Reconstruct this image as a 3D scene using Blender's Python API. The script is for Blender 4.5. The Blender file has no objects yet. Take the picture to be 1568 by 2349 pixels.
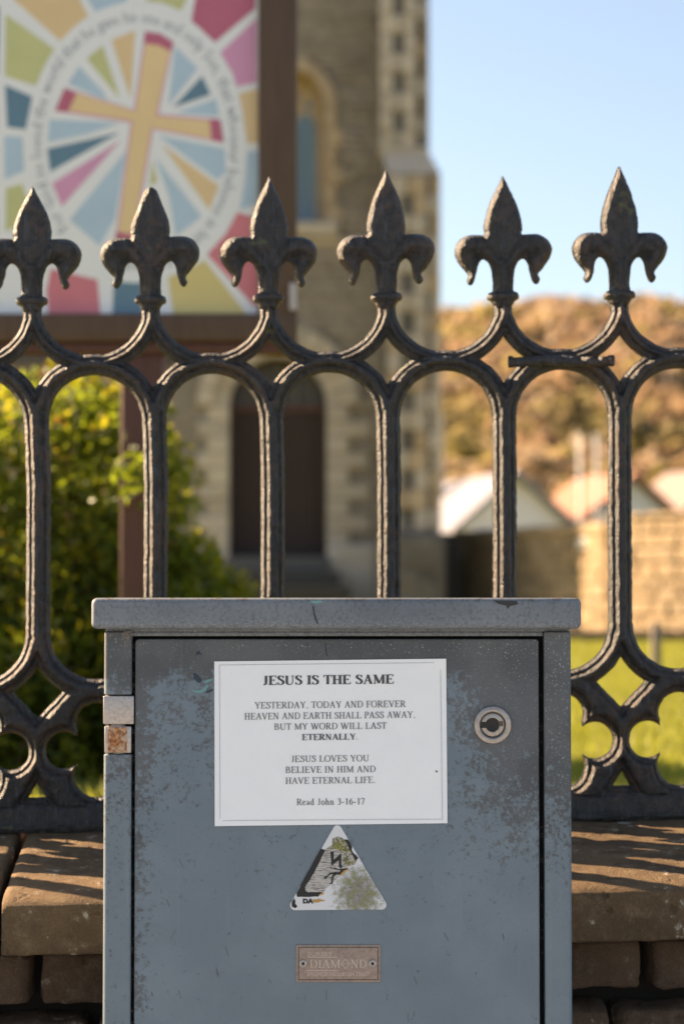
import bpy, bmesh, math, random
import numpy as np
from mathutils import Vector, Matrix, noise

R = math.radians
C = bpy.context.scene.collection
SC = bpy.context.scene

# ---------------------------------------------------------------- camera, light
FPX = 4954.0            # focal length in units of a 1568 x 2349 picture
PITCH = math.atan(195.5 / FPX)
CAM_H = 1.0
cam_d = bpy.data.cameras.new('camera')
cam = bpy.data.objects.new('camera', cam_d); C.objects.link(cam)
cam.location = (0, 0, CAM_H)
cam.rotation_euler = (R(90) + PITCH, 0, 0)
cam_d.sensor_fit = 'VERTICAL'; cam_d.sensor_height = 36; cam_d.sensor_width = 24
cam_d.lens = FPX / 2349 * 36
cam_d.clip_start = 0.1; cam_d.clip_end = 5000
cam_d.dof.use_dof = True
cam_d.dof.focus_distance = 2.86
cam_d.dof.aperture_fstop = 3.8
cam_d.dof.aperture_blades = 9
SC.camera = cam

SUN_EL = R(27.5); SUN_B = R(25)          # elevation; angle behind the fence line, sun on the left
SUN_DIR = Vector((-math.cos(SUN_EL) * math.cos(SUN_B), math.cos(SUN_EL) * math.sin(SUN_B), math.sin(SUN_EL)))
world = bpy.data.worlds.new('World'); SC.world = world; world.use_nodes = True
wn = world.node_tree.nodes; wl = world.node_tree.links
sky = wn.new('ShaderNodeTexSky'); sky.sky_type = 'NISHITA'; sky.sun_disc = False
sky.sun_elevation = SUN_EL
sky.sun_rotation = math.atan2(SUN_DIR.x, SUN_DIR.y) % (2 * math.pi)
sky.air_density = 1.0; sky.dust_density = 1.0; sky.ozone_density = 2.0; sky.altitude = 20
hs = wn.new('ShaderNodeHueSaturation'); hs.inputs['Saturation'].default_value = 0.78      # thin high veil: paler blue all round
tn = wn.new('ShaderNodeMix'); tn.data_type = 'RGBA'; tn.blend_type = 'MULTIPLY'; tn.inputs[0].default_value = 1.0; tn.inputs[7].default_value = (.95, .93, .91, 1)
wl.new(sky.outputs[0], hs.inputs['Color']); wl.new(hs.outputs[0], tn.inputs[6]); wl.new(tn.outputs[2], wn['Background'].inputs[0])
wn['Background'].inputs[1].default_value = 0.050
sun_d = bpy.data.lights.new('sun', 'SUN'); sun_d.energy = 5.0; sun_d.angle = R(0.5); sun_d.color = (1.0, 0.72, 0.45)
sun = bpy.data.objects.new('sun', sun_d); C.objects.link(sun)
sun.rotation_euler = SUN_DIR.to_track_quat('Z', 'Y').to_euler(); sun.location = (-5, 3, 8)
SC.view_settings.view_transform = 'Standard'; SC.view_settings.look = 'None'
SC.view_settings.exposure = 2.25; SC.view_settings.gamma = 1
SC.view_settings.use_curve_mapping = False
SC.render.engine = 'CYCLES'; SC.cycles.max_bounces = 6
SC.cycles.use_denoising = True

# ---------------------------------------------------------------- measuring helpers
def X(px, D): return (px - 784) / FPX * D
def Z(py, D):
    v = (1174.5 - py) / FPX
    c, s = math.cos(PITCH), math.sin(PITCH)
    return CAM_H + D * (s + v * c) / (c - v * s)
def PT(px, py, D): return Vector((X(px, D), D, Z(py, D)))

# ---------------------------------------------------------------- object helpers
def tag(o, label=None, cat=None, group=None, kind=None):
    if label: o['label'] = label
    if cat: o['category'] = cat
    if group: o['group'] = group
    if kind: o['kind'] = kind
    return o
def empty(name, loc=(0, 0, 0), rot=(0, 0, 0)):
    o = bpy.data.objects.new(name, None); C.objects.link(o)
    o.location = loc; o.rotation_euler = rot; o.empty_display_size = 0.1
    return o
def obj(name, verts, faces, mat, parent=None, smooth=False, mats=None, fm=None, loc=None):
    me = bpy.data.meshes.new(name)
    me.from_pydata([tuple(v) for v in verts], [], faces)
    for m in (mats or [mat]): me.materials.append(m)
    if fm is not None: me.polygons.foreach_set('material_index', fm)
    if smooth: me.polygons.foreach_set('use_smooth', [True] * len(me.polygons))
    me.update()
    o = bpy.data.objects.new(name, me); C.objects.link(o)
    if parent: o.parent = parent
    if loc is not None: o.location = loc
    return o
def bm_obj(name, bm, mat, parent=None, smooth=False, loc=None):
    me = bpy.data.meshes.new(name); bm.to_mesh(me); bm.free()
    me.materials.append(mat)
    if smooth: me.polygons.foreach_set('use_smooth', [True] * len(me.polygons))
    o = bpy.data.objects.new(name, me); C.objects.link(o)
    if parent: o.parent = parent
    if loc is not None: o.location = loc
    return o
def box(name, x0, x1, y0, y1, z0, z1, mat, parent=None, bev=0.0, seg=2, smooth=None, loc=None):
    bm = bmesh.new(); bmesh.ops.create_cube(bm, size=1)
    for v in bm.verts:
        v.co = Vector((x0 + (v.co.x + .5) * (x1 - x0), y0 + (v.co.y + .5) * (y1 - y0), z0 + (v.co.z + .5) * (z1 - z0)))
    if bev: bmesh.ops.bevel(bm, geom=bm.edges[:], offset=bev, segments=seg, profile=.5, affect='EDGES')
    return bm_obj(name, bm, mat, parent, smooth if smooth is not None else bool(bev and seg > 1), loc)

class MB:
    def __init__(s): s.v = []; s.f = []; s.m = []
    def poly(s, pts, m=0):
        n = len(s.v); s.v += [tuple(p) for p in pts]; s.f.append(tuple(range(n, n + len(pts)))); s.m.append(m)
    def box(s, x0, x1, y0, y1, z0, z1, m=0):
        n = len(s.v)
        s.v += [(x, y, z) for x in (x0, x1) for y in (y0, y1) for z in (z0, z1)]
        for q in ((0, 1, 3, 2), (4, 6, 7, 5), (0, 4, 5, 1), (2, 3, 7, 6), (0, 2, 6, 4), (1, 5, 7, 3)):
            s.f.append(tuple(n + i for i in q)); s.m.append(m)
    def build(s, name, mats, parent=None, smooth=False, loc=None):
        if not isinstance(mats, (list, tuple)): mats = [mats]
        return obj(name, s.v, s.f, None, parent, smooth, mats, s.m, loc)

# ---------------------------------------------------------------- material helpers
def srgb(r, g=None, b=None):
    f = lambda c: (c / 255 / 12.92) if c / 255 <= .04045 else ((c / 255 + .055) / 1.055) ** 2.4
    return (f(r), f(g), f(b), 1)
class M:
    def __init__(s, name):
        s.mat = bpy.data.materials.new(name); s.mat.use_nodes = True
        s.t = s.mat.node_tree; s.b = s.t.nodes['Principled BSDF']; s.out = s.t.nodes['Material Output']
        s.co = s.t.nodes.new('ShaderNodeTexCoord')
    def n(s, ty, **k):
        nd = s.t.nodes.new(ty)
        for a, v in k.items(): setattr(nd, a, v)
        return nd
    def set(s, sock, v):
        if isinstance(v, bpy.types.NodeSocket): s.t.links.new(v, sock)
        elif v is not None:
            if hasattr(sock.default_value, '__len__') and not hasattr(v, '__len__'): v = [v] * len(sock.default_value)
            if hasattr(sock.default_value, '__len__') and len(sock.default_value) == 4 and len(v) == 3: v = (*v, 1)
            sock.default_value = v
    def obj(s): return s.co.outputs['Object']
    def pos(s): return s.n('ShaderNodeNewGeometry').outputs['Position']
    def map(s, vec, scale=(1, 1, 1), loc=(0, 0, 0)):
        m = s.n('ShaderNodeMapping'); s.set(m.inputs[0], vec); m.inputs['Scale'].default_value = scale; m.inputs['Location'].default_value = loc
        return m.outputs[0]
    def noise(s, scale, detail=4, rough=.55, vec=None, dist=0):
        t = s.n('ShaderNodeTexNoise'); s.set(t.inputs['Vector'], vec if vec is not None else s.obj())
        t.inputs['Scale'].default_value = scale; t.inputs['Detail'].default_value = detail
        t.inputs['Roughness'].default_value = rough; t.inputs['Distortion'].default_value = dist
        return t.outputs['Fac']
    def vor(s, scale, vec=None, feature='F1'):
        t = s.n('ShaderNodeTexVoronoi', feature=feature); s.set(t.inputs['Vector'], vec if vec is not None else s.obj())
        t.inputs['Scale'].default_value = scale; return t
    def sep(s, vec):
        t = s.n('ShaderNodeSeparateXYZ'); s.set(t.inputs[0], vec); return t.outputs
    def step(s, v, a, b, lo=0.0, hi=1.0):
        t = s.n('ShaderNodeMapRange', interpolation_type='SMOOTHSTEP'); s.set(t.inputs['Value'], v)
        for k, q in (('From Min', a), ('From Max', b), ('To Min', lo), ('To Max', hi)): t.inputs[k].default_value = q
        return t.outputs[0]
    def math(s, op, a, b=None, clamp=False):
        t = s.n('ShaderNodeMath', operation=op, use_clamp=clamp); s.set(t.inputs[0], a)
        if b is not None: s.set(t.inputs[1], b)
        return t.outputs[0]
    def add(s, *a):
        r = a[0]
        for q in a[1:]: r = s.math('ADD', r, q)
        return r
    def mul(s, *a):
        r = a[0]
        for q in a[1:]: r = s.math('MULTIPLY', r, q)
        return r
    def mix(s, f, a, b):
        t = s.n('ShaderNodeMix', data_type='RGBA'); s.set(t.inputs[0], f); s.set(t.inputs[6], a); s.set(t.inputs[7], b)
        return t.outputs[2]
    def ramp(s, f, stops):
        t = s.n('ShaderNodeValToRGB'); s.set(t.inputs[0], f); e = t.color_ramp.elements
        while len(e) < len(stops): e.new(.5)
        for i, (p, c) in enumerate(stops): e[i].position = p; e[i].color = c if len(c) == 4 else (*c, 1)
        return t.outputs[0]
    def bump(s, h, strength=.5, dist=.001, normal=None):
        t = s.n('ShaderNodeBump'); s.set(t.inputs['Height'], h); t.inputs['Strength'].default_value = strength
        t.inputs['Distance'].default_value = dist
        if normal is not None: s.set(t.inputs['Normal'], normal)
        return t.outputs[0]
    def done(s, color=None, rough=.6, metal=0.0, normal=None, spec=None, transl=None, tcol=None, coat=None):
        s.set(s.b.inputs['Base Color'], color); s.set(s.b.inputs['Roughness'], rough); s.set(s.b.inputs['Metallic'], metal)
        if normal is not None: s.set(s.b.inputs['Normal'], normal)
        if spec is not None: s.set(s.b.inputs['Specular IOR Level'], spec)
        if coat: s.set(s.b.inputs['Coat Weight'], coat)
        if transl:
            tr = s.n('ShaderNodeBsdfTranslucent'); s.set(tr.inputs[0], tcol if tcol is not None else color)
            mx = s.n('ShaderNodeMixShader'); mx.inputs[0].default_value = transl
            s.t.links.new(s.b.outputs[0], mx.inputs[1]); s.t.links.new(tr.outputs[0], mx.inputs[2])
            s.t.links.new(mx.outputs[0], s.out.inputs[0])
        return s.mat
def flat(name, col, rough=.6, metal=0, spec=None, var=0.15, scale=20):
    m = M(name); n = m.noise(scale, 5)
    c = m.mix(n, tuple(x * (1 - var) for x in col[:3]), tuple(min(1, x * (1 + var)) for x in col[:3]))
    return m.done(c, rough, metal, spec=spec)

# ---- iron
def iron_mat():
    m = M('weathered_black_iron_paint'); p = m.pos()
    big = m.noise(9, 4, vec=p); fine = m.noise(260, 6, .65, vec=p); mid = m.noise(60, 5, .6, vec=p)
    streak = m.noise(1, 5, .6, vec=m.map(p, (160, 160, 28)))
    c = m.mix(m.step(mid, .35, .7), (.009, .009, .009), (.034, .028, .024))
    c = m.mix(m.step(streak, .52, .7), c, (.040, .048, .060))
    rust = m.step(m.add(m.mul(big, .55), m.mul(mid, .45)), .50, .62)
    c = m.mix(m.mul(rust, .45), c, (.080, .044, .028))
    flake = m.step(fine, .64, .70)
    c = m.mix(m.mul(flake, .45), c, (.20, .165, .12))
    moss = m.step(m.noise(35, 4, vec=m.map(p, (1, 1, 1), (3, 1, 2))), .66, .74)
    c = m.mix(m.mul(moss, .5), c, (.11, .12, .03))
    h = m.add(m.mul(mid, 1.3), m.mul(fine, .7), m.mul(streak, .9))
    return m.done(c, m.step(mid, .3, .75, .40, .60), 0, m.bump(h, 1.0, .0042), spec=.62)
IRON = iron_mat()

# ---- coping and wall stone (colour varies per piece through object random)
def stone_mat(name, c0, c1, c2, lich=.4, sc=1.0, rand=True):
    m = M(name); p = m.pos()
    oi = m.n('ShaderNodeObjectInfo').outputs['Random']
    big = m.noise(7 * sc, 5, .6, vec=p); mid = m.noise(45 * sc, 6, .65, vec=p); fine = m.noise(300 * sc, 5, .7, vec=p)
    c = m.mix(m.step(big, .35, .65), c0, c1)
    c = m.mix(m.mul(m.step(mid, .45, .7), .7), c, c2)
    if rand: c = m.mix(m.mul(oi, .45), c, tuple(x * 1.5 for x in c1))
    c = m.mix(m.mul(m.step(fine, .35, .7), .35), c, tuple(x * .45 for x in c0))
    li = m.step(m.add(m.mul(mid, .5), m.mul(m.noise(22 * sc, 6, .7, vec=m.map(p, (1, 1, 1), (5, 5, 5))), .5)), .58, .63)
    c = m.mix(m.mul(li, lich), c, (.42, .40, .34))
    pit = m.step(m.noise(28 * sc, 4, .6, vec=m.map(p, (1, 1, 1), (8, 1, 3))), .60, .72)
    c = m.mix(m.mul(pit, .45), c, tuple(x * .45 for x in c0))
    h = m.add(m.mul(big, .8), m.mul(mid, 1.0), m.mul(fine, .6), m.mul(pit, -.8))
    return m.done(c, .92, 0, m.bump(h, .9, .004 / sc), spec=.2)
COPING = stone_mat('lichened_sandstone_coping', (.088, .060, .036), (.155, .104, .058), (.22, .16, .095), .65)
WALLST = stone_mat('brown_rubble_stone', (.070, .046, .031), (.115, .078, .053), (.17, .13, .10), .4)
GAPDARK = flat('dark_mortar_recess', (.012, .010, .009), .95)

# ---- cabinet paint
def paint_mat():
    m = M('weathered_grey_cabinet_paint'); p = m.pos(); o = m.sep(p)
    x, z = o[0], o[2]
    big = m.noise(9, 4, .55, vec=p); med = m.noise(48, 5, .65, vec=p, dist=.4); fine = m.noise(190, 5, .7, vec=p); sp = m.noise(420, 3, .7, vec=p)
    base = m.mix(m.step(big, .35, .7), (.130, .168, .200), (.158, .199, .232))
    # dirt creeping down from the top of the door and along its edges
    top = m.step(z, .875, .955); mid = m.step(z, .50, .90)
    le = m.mul(m.step(x, X(372, 2.77), X(312, 2.77)), m.step(x, X(300, 2.77), X(311, 2.77), .35, 1)); ri = m.step(x, X(1020, 2.77), X(1200, 2.77))
    gain = m.add(m.mul(top, .26), m.mul(mid, .085), m.mul(le, .09), m.mul(ri, m.step(z, .55, .9), .16))
    f = m.add(m.mul(med, .36), m.mul(fine, .49), m.mul(big, .15), gain)
    dirt = m.step(f, .575, .66)
    c = m.mix(m.mul(dirt, .85), base, m.mix(m.step(big, .4, .6), (.070, .070, .071), (.098, .098, .100)))
    # pale oxide bloom speckles
    bl = m.mul(m.step(sp, .60, .68), m.add(m.mul(top, .65), m.mul(ri, mid, .8), .16))
    c = m.mix(bl, c, (.33, .35, .38))
    # small dark specks
    dk = m.step(m.noise(150, 2, .5, vec=m.map(p, (1, 1, 1), (9, 2, 4))), .73, .77)
    c = m.mix(m.mul(dk, .6), c, (.035, .035, .038))
    c = m.mix(m.mul(m.step(m.noise(1, 4, .6, vec=m.map(p, (70, 70, 4))), .58, .74), .30), c, (.18, .22, .25))
    h = m.add(m.mul(fine, .6), m.mul(dirt, .5), m.mul(sp, .3))
    return m.done(c, m.step(f, .5, .7, .42, .75), 0, m.bump(h, .35, .0006), spec=.45)
PAINT = paint_mat()
def cap_mat():
    m = M('weathered_grey_cap_paint'); p = m.pos(); o = m.sep(p)
    x, z = o[0], o[2]
    big = m.noise(8, 4, .55, vec=p); med = m.noise(60, 5, .65, vec=p); fine = m.noise(200, 5, .7, vec=p); sp = m.noise(380, 3, .7, vec=p)
    c = m.mix(m.step(big, .35, .65), (.130, .148, .168), (.168, .186, .206))
    low = m.step(z, .985, .965); top = m.step(z, .9935, .9985)
    c = m.mix(m.mul(m.step(m.add(sp, m.mul(low, .12)), .62, .78), .45), c, (.34, .36, .39))
    c = m.mix(m.mul(m.step(m.add(fine, m.mul(med, .3)), .62, .78), .5), c, (.075, .078, .085))
    stain = m.mul(m.step(m.add(m.mul(med, .6), m.mul(fine, .4)), .50, .60), top)
    c = m.mix(m.mul(stain, .85), c, (.10, .070, .045))
    h = m.add(m.mul(fine, .6), m.mul(sp, .4))
    return m.done(c, .6, 0, m.bump(h, .35, .0006), spec=.4)
CAP = cap_mat()
def steel_mat(name, base, rough=.38, rust=0.0):
    m = M(name); p = m.pos()
    f = m.noise(250, 5, .65, vec=p); b = m.noise(70, 5, .6, vec=p); s = m.noise(1, 3, .5, vec=m.map(p, (60, 60, 900)))
    c = m.mix(m.step(f, .4, .7), base, tuple(x * .78 for x in base))
    if rust:
        r = m.step(m.add(m.mul(b, .55), m.mul(f, .45)), .44, .53)
        c = m.mix(m.mul(r, rust), c, m.mix(m.step(f, .45, .6), (.42, .17, .045), (.20, .07, .025)))
        return m.done(c, .7, m.math('MULTIPLY', m.math('SUBTRACT', 1.0, r), .5), m.bump(f, .3, .0004))
    return m.done(c, m.step(f, .3, .7, rough - .06, rough + .12), .62, m.bump(m.add(f, s), .12, .0003))
STEEL = steel_mat('dull_stainless_steel', (.48, .43, .40), .42)
STEEL2 = steel_mat('dull_lock_steel', (.40, .36, .33), .34)
RUSTY = steel_mat('rust_speckled_steel', (.50, .36, .24), .5, .98)
PLATE = steel_mat('tarnished_nameplate_metal', (.30, .235, .205), .45)
PLATE_HI = flat('rubbed_relief_metal', (.44, .37, .33), .4, .4)
BLACK = flat('black_rubber_void', (.006, .006, .007), .9)
CAVITY_SHADE = flat('dark_lock_cavity', (.012, .010, .009), .6)  # near-black colour stands in for shade inside holes and grooves

# ---------------------------------------------------------------- pavement, ground
m = M('pavement_slabs'); p = m.pos(); b = m.noise(6, 6, .6, vec=p); f = m.noise(120, 5, .7, vec=p)
PAVE = m.done(m.mix(f, m.mix(b, (.20, .23, .27), (.26, .295, .335)), (.33, .36, .39)), .9, 0, m.bump(f, .4, .003))
m = M('lawn_turf'); p = m.pos(); b = m.noise(.5, 5, .6, vec=p); f = m.noise(30, 6, .7, vec=p)
TURF = m.done(m.mix(m.step(b, .35, .65), m.mix(f, (.14, .155, .02), (.24, .245, .032)), m.mix(f, (.22, .20, .04), (.36, .33, .06))), .95, 0, m.bump(f, .8, .03), spec=.1)  # greener noise patches put shadow bands into the turf colour

g = MB(); g.poly([(-2500, -2500, -.004), (2500, -2500, -.004), (2500, 2500, -.004), (-2500, 2500, -.004)])
m = M('distant_land'); TERR = m.done(m.mix(m.noise(.05, 5, vec=m.pos()), (.06, .07, .02), (.13, .10, .05)), .95)
tag(g.build('ground', TERR), kind='structure')
pav = box('pavement', -30, 30, -5, 3.1, -.1, 0.0, PAVE); tag(pav, kind='structure')
road = box('road', -30, 30, -13, -5.002, -.2, -.11, flat('asphalt', (.06, .062, .066), .9)); tag(road, kind='structure')
joints = MB()
for i in range(-30, 31): joints.box(i * .6 - .004, i * .6 + .004, -5, 3.0, .0005, .002)
for j in range(-8, 5): joints.box(-30, 30, j * .6 - .004, j * .6 + .004, .0025, .004)
jo = joints.build('paving_joint', GAPDARK, pav); jo['kind'] = 'stuff'

LAWN_Z = .45
lv, lf = [], []
nx, ny = 60, 70
for j in range(ny + 1):
    y = 3.36 + (110 - 3.36) * (j / ny) ** 2.2
    for i in range(nx + 1):
        x = -40 + 80 * i / nx
        lv.append((x, y, LAWN_Z + .03 * (noise.noise(Vector((x * .4, y * .4, 0)))) - (.0 if y < 60 else (y - 60) * .012)))
for j in range(ny):
    for i in range(nx):
        a = j * (nx + 1) + i; lf.append((a, a + 1, a + nx + 2, a + nx + 1))
tag(obj('lawn', lv, lf, TURF, smooth=True), kind='structure')

# ================================================================ IRON FENCE
FD = 3.38
S = FD / FPX                       # metres per pixel in the fence plane
FZ0 = Z(1892, FD)                  # underside of the bottom rail
ROLL, YAW = 0.0, 0.045
LEAN = 0.0166                      # the street climbs to the right; uprights stay plumb
def climb(root):
    for ch in root.children_recursive:
        if ch.type == 'MESH' and not ch.get('climbed'):
            for v in ch.data.vertices: v.co.z += v.co.x * LEAN

fence = empty('iron_fence', (0, FD, FZ0), (0, ROLL, YAW))
tag(fence, 'weathered black cast iron churchyard railing with fleur-de-lis spearheads, standing on the stone wall', 'fence')
_c, _s = math.cos(PITCH), math.sin(PITCH)
def fz(v):
    t = (1174.5 - v) / FPX
    return CAM_H + FD * (_s + t * _c) / (_c - t * _s) - FZ0
P = 266.5
def barx(k): return 92.5 + P * k

def plate(name, field, ur, vr, du, dv, hfun, x0, warp, parent, mat, seed=0):
    us = np.linspace(ur[0], ur[1], int(round((ur[1] - ur[0]) / du)) + 1)
    vs = np.linspace(vr[0], vr[1], int(round((vr[1] - vr[0]) / dv)) + 1)
    U, V = np.meshgrid(us, vs)
    F = field(U, V)
    e = .6
    Gu = (field(U + e, V) - field(U - e, V)) / (2 * e); Gv = (field(U, V + e) - field(U, V - e)) / (2 * e)
    cen = field((U[:-1, :-1] + U[1:, 1:]) / 2, (V[:-1, :-1] + V[1:, 1:]) / 2)
    keep = cen > 0
    nr, nc = keep.shape
    cnt = np.zeros(U.shape, int); ex = np.zeros(U.shape, int)
    for a in (0, 1):
        for b in (0, 1):
            cnt[a:nr + a, b:nc + b] += keep; ex[a:nr + a, b:nc + b] += 1
    used = cnt > 0
    bnd = used & (cnt < ex)
    g2 = np.maximum(Gu ** 2 + Gv ** 2, .25)
    lim = 1.3 * max(du, dv)
    mu = np.clip(-F * Gu / g2, -lim, lim); mv = np.clip(-F * Gv / g2, -lim, lim)
    U2 = np.where(bnd, U + mu, U); V2 = np.where(bnd, V + mv, V)
    Fh = np.where(bnd, 0, np.maximum(F, 0))
    H = hfun(Fh, U2, V2)
    idx = -np.ones(U.shape, int); idx[used] = np.arange(used.sum())
    n = int(used.sum())
    uu, vv, hh = U2[used], V2[used], H[used]
    gx = x0 + uu
    gx = gx + ((gx - 784) * .015 - 8) * np.clip((1100 - vv) / 415, 0, 1) * warp
    # cast roughness
    ro = np.array([noise.noise(Vector((a * .055 + seed, b * .05, 1.7))) + .5 * noise.noise(Vector((a * .17, b * .16, seed))) + .4 * noise.noise(Vector((a * .42, b * .38, seed + 4))) for a, b in zip(gx, vv)])
    gx = gx + ro * 1.3
    hh = np.maximum(hh + ro * 1.9, 2.0)
    xs = (gx - 784) * S
    t = (1174.5 - vv) / FPX
    zs = CAM_H + FD * (_s + t * _c) / (_c - t * _s) - FZ0
    ys = hh * S
    verts = np.concatenate([np.stack([xs, -ys, zs], 1), np.stack([xs, ys, zs], 1)])
    ii = idx
    q = np.stack([ii[:-1, :-1][keep], ii[1:, :-1][keep], ii[1:, 1:][keep], ii[:-1, 1:][keep]], 1)
    faces = [tuple(r) for r in q.tolist()] + [(a + n, d + n, c + n, b + n) for a, b, c, d in q.tolist()]
    K = np.pad(keep, 1, constant_values=True)   # grid border counts as continuing
    kk = K[1:-1, 1:-1]
    def side(mask, A, B):
        for a, b in zip(A[mask].tolist(), B[mask].tolist()): faces.append((a, b, b + n, a + n))
    side(kk & ~K[1:-1, :-2], ii[:-1, :-1], ii[1:, :-1])
    side(kk & ~K[1:-1, 2:], ii[1:, 1:], ii[:-1, 1:])
    side(kk & ~K[:-2, 1:-1], ii[:-1, 1:], ii[:-1, :-1])
    side(kk & ~K[2:, 1:-1], ii[1:, :-1], ii[1:, 1:])
    return obj(name, verts.tolist(), faces, mat, parent, smooth=True)

def ring(U, V, cu, cv, r, hw):
    d = np.hypot(U - cu, V - cv); return hw - np.abs(d - r)
def tracery(U, V):
    A = np.abs(U)
    bar = 27.5 - A + 0 * V
    bar = np.minimum(bar, np.minimum(V - 900, 1500 - V))
    f = bar
    up = np.minimum(ring(A, V, 133.25, 693, 136.5, 20), V - 690)
    neck = np.minimum(np.minimum(21 - A, 770 - V), V - 600)
    f = np.maximum(f, np.maximum(up, neck))
    ar = np.minimum(ring(A, V, 133.25, 959, 129, 24), 959 - V)
    low = np.minimum(ring(A, V, 133.25, 1442, 129, 24), V - 1442)
    f = np.maximum(f, np.maximum(ar, low))
    d = 133.25 - A
    o1 = 46 - np.hypot(d, V - 1648)
    o1 = np.maximum(o1, 42 - np.hypot(A - 61, V - 1709))
    o1 = np.maximum(o1, 49 - np.hypot(d, V - 1768))
    o1 = np.maximum(o1, np.minimum(43 - np.abs(d), np.minimum(V - 1648, 1768 - V)))
    o3 = np.minimum((V - 1781) * .5 - A * .87, 1815 - V)
    so = ((V - 1633) + 1.05 * A) / 1.45
    so = np.minimum(so, np.minimum(np.hypot(d, V - 1442) - 105, np.minimum(-o1, -o3)))
    so = np.minimum(so, V - 1545)
    return np.maximum(f, so)
HX = [0, 2, 8.5, 10.5, 12.5, 19, 21, 24, 28, 60]
HY = [4, 8.5, 16.5, 14.5, 16.0, 26.0, 27.3, 28.0, 28.3, 28.6]
def hbar(F, U, V): return np.interp(F, HX, HY)

# --- finial outline
def catmull(pts, n=5, closed=True):
    out = []; L = len(pts)
    for i in range(L):
        p0, p1, p2, p3 = (np.array(pts[(i + k) % L], float) for k in (-1, 0, 1, 2))
        for j in range(n):
            t = j / n
            out.append(.5 * (2 * p1 + (p2 - p0) * t + (2 * p0 - 5 * p1 + 4 * p2 - p3) * t * t + (3 * p1 - p0 - 3 * p2 + p3) * t ** 3))
    return np.array(out)
def poly_sd(poly):
    A = poly; B = np.roll(poly, -1, 0)
    def fn(U, V):
        d = np.full(U.shape, 1e9); ins = np.zeros(U.shape, bool)
        for a, b in zip(A, B):
            ab = b - a; l2 = max(ab @ ab, 1e-9)
            t = np.clip(((U - a[0]) * ab[0] + (V - a[1]) * ab[1]) / l2, 0, 1)
            d = np.minimum(d, np.hypot(U - a[0] - t * ab[0], V - a[1] - t * ab[1]))
            c = ((a[1] > V) != (b[1] > V)) & (U < (b[0] - a[0]) * (V - a[1]) / (b[1] - a[1] + 1e-12) + a[0])
            ins ^= c
        return np.where(ins, d, -d)
    return fn
SPEAR = [(0, 391), (7, 406), (18, 430), (29, 456), (37, 482), (42.5, 507), (44, 525), (43, 540)]
CURL = [(57, 540), (80, 541), (100, 552), (111, 573), (106, 597), (92, 617), (80, 632), (84, 645), (77, 655), (68, 650), (61, 630), (56, 607),
        (46, 596), (34, 604), (26, 624), (24, 655), (24, 676)]
def finial_field(sc, blunt, asym):
    sp = [(x, 540 - (540 - y) * sc) for x, y in SPEAR]
    if blunt: sp[0] = (4, sp[0][1] + 5); sp[1] = (14, sp[1][1] + 1); sp[2] = (21, sp[2][1])
    right = sp[1:] + CURL
    left = [(-x * (1 + asym), y + asym * 30) for x, y in reversed(right)]
    pts = [sp[0]] + right + [(24, 690), (-24, 690)] + left
    if blunt: pts = [(-4, sp[0][1])] + pts
    return poly_sd(catmull(pts, 4))
def hfinial(F, U, V):
    h = 4 + 18 * np.sqrt(np.clip(1 - (1 - np.clip(F / 15, 0, 1)) ** 2, 0, 1)) + 5 * np.clip(F / 44, 0, 1)
    A = np.abs(U)
    h = h + 15 * np.exp(-(((A - 84) / 24) ** 2 + ((V - 568) / 26) ** 2)) * np.clip(F / 10, 0, 1)
    h = h - 13 * np.exp(-(((A - 60) / 15) ** 2 + ((V - 590) / 11) ** 2)) * np.clip(F / 6, 0, 1)
    # leaf laid over the stem: crease and hollow flanks below it
    sp = (V - 550) - (A - 44) * -1.25
    h = h - 3.2 * np.exp(-((sp - 4) / 6.5) ** 2) * (A < 46) * np.clip(F / 8, 0, 1)
    h = h + 3.5 * np.exp(-(A / 9) ** 2) * (V > 600)
    h = h - 5 * np.exp(-((A - 17) / 6) ** 2) * ((V > 612) & (V < 668))
    return h
FIN = {-3: (.9, 0, .02), -2: (.97, 0, -.02), -1: (.9, 0, .03), 0: (.80, 0, .0), 1: (.79, 1, .03), 2: (.925, 0, .01), 3: (1.0, 0, .01),
       4: (.905, 0, -.01), 5: (1.03, 0, -.02), 6: (.95, 0, .02), 7: (.9, 0, .0), 8: (.98, 0, .0)}
FDZ = {0: 2, 1: 0, 2: 2, 3: -1, 4: 2, 5: 0}
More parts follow.
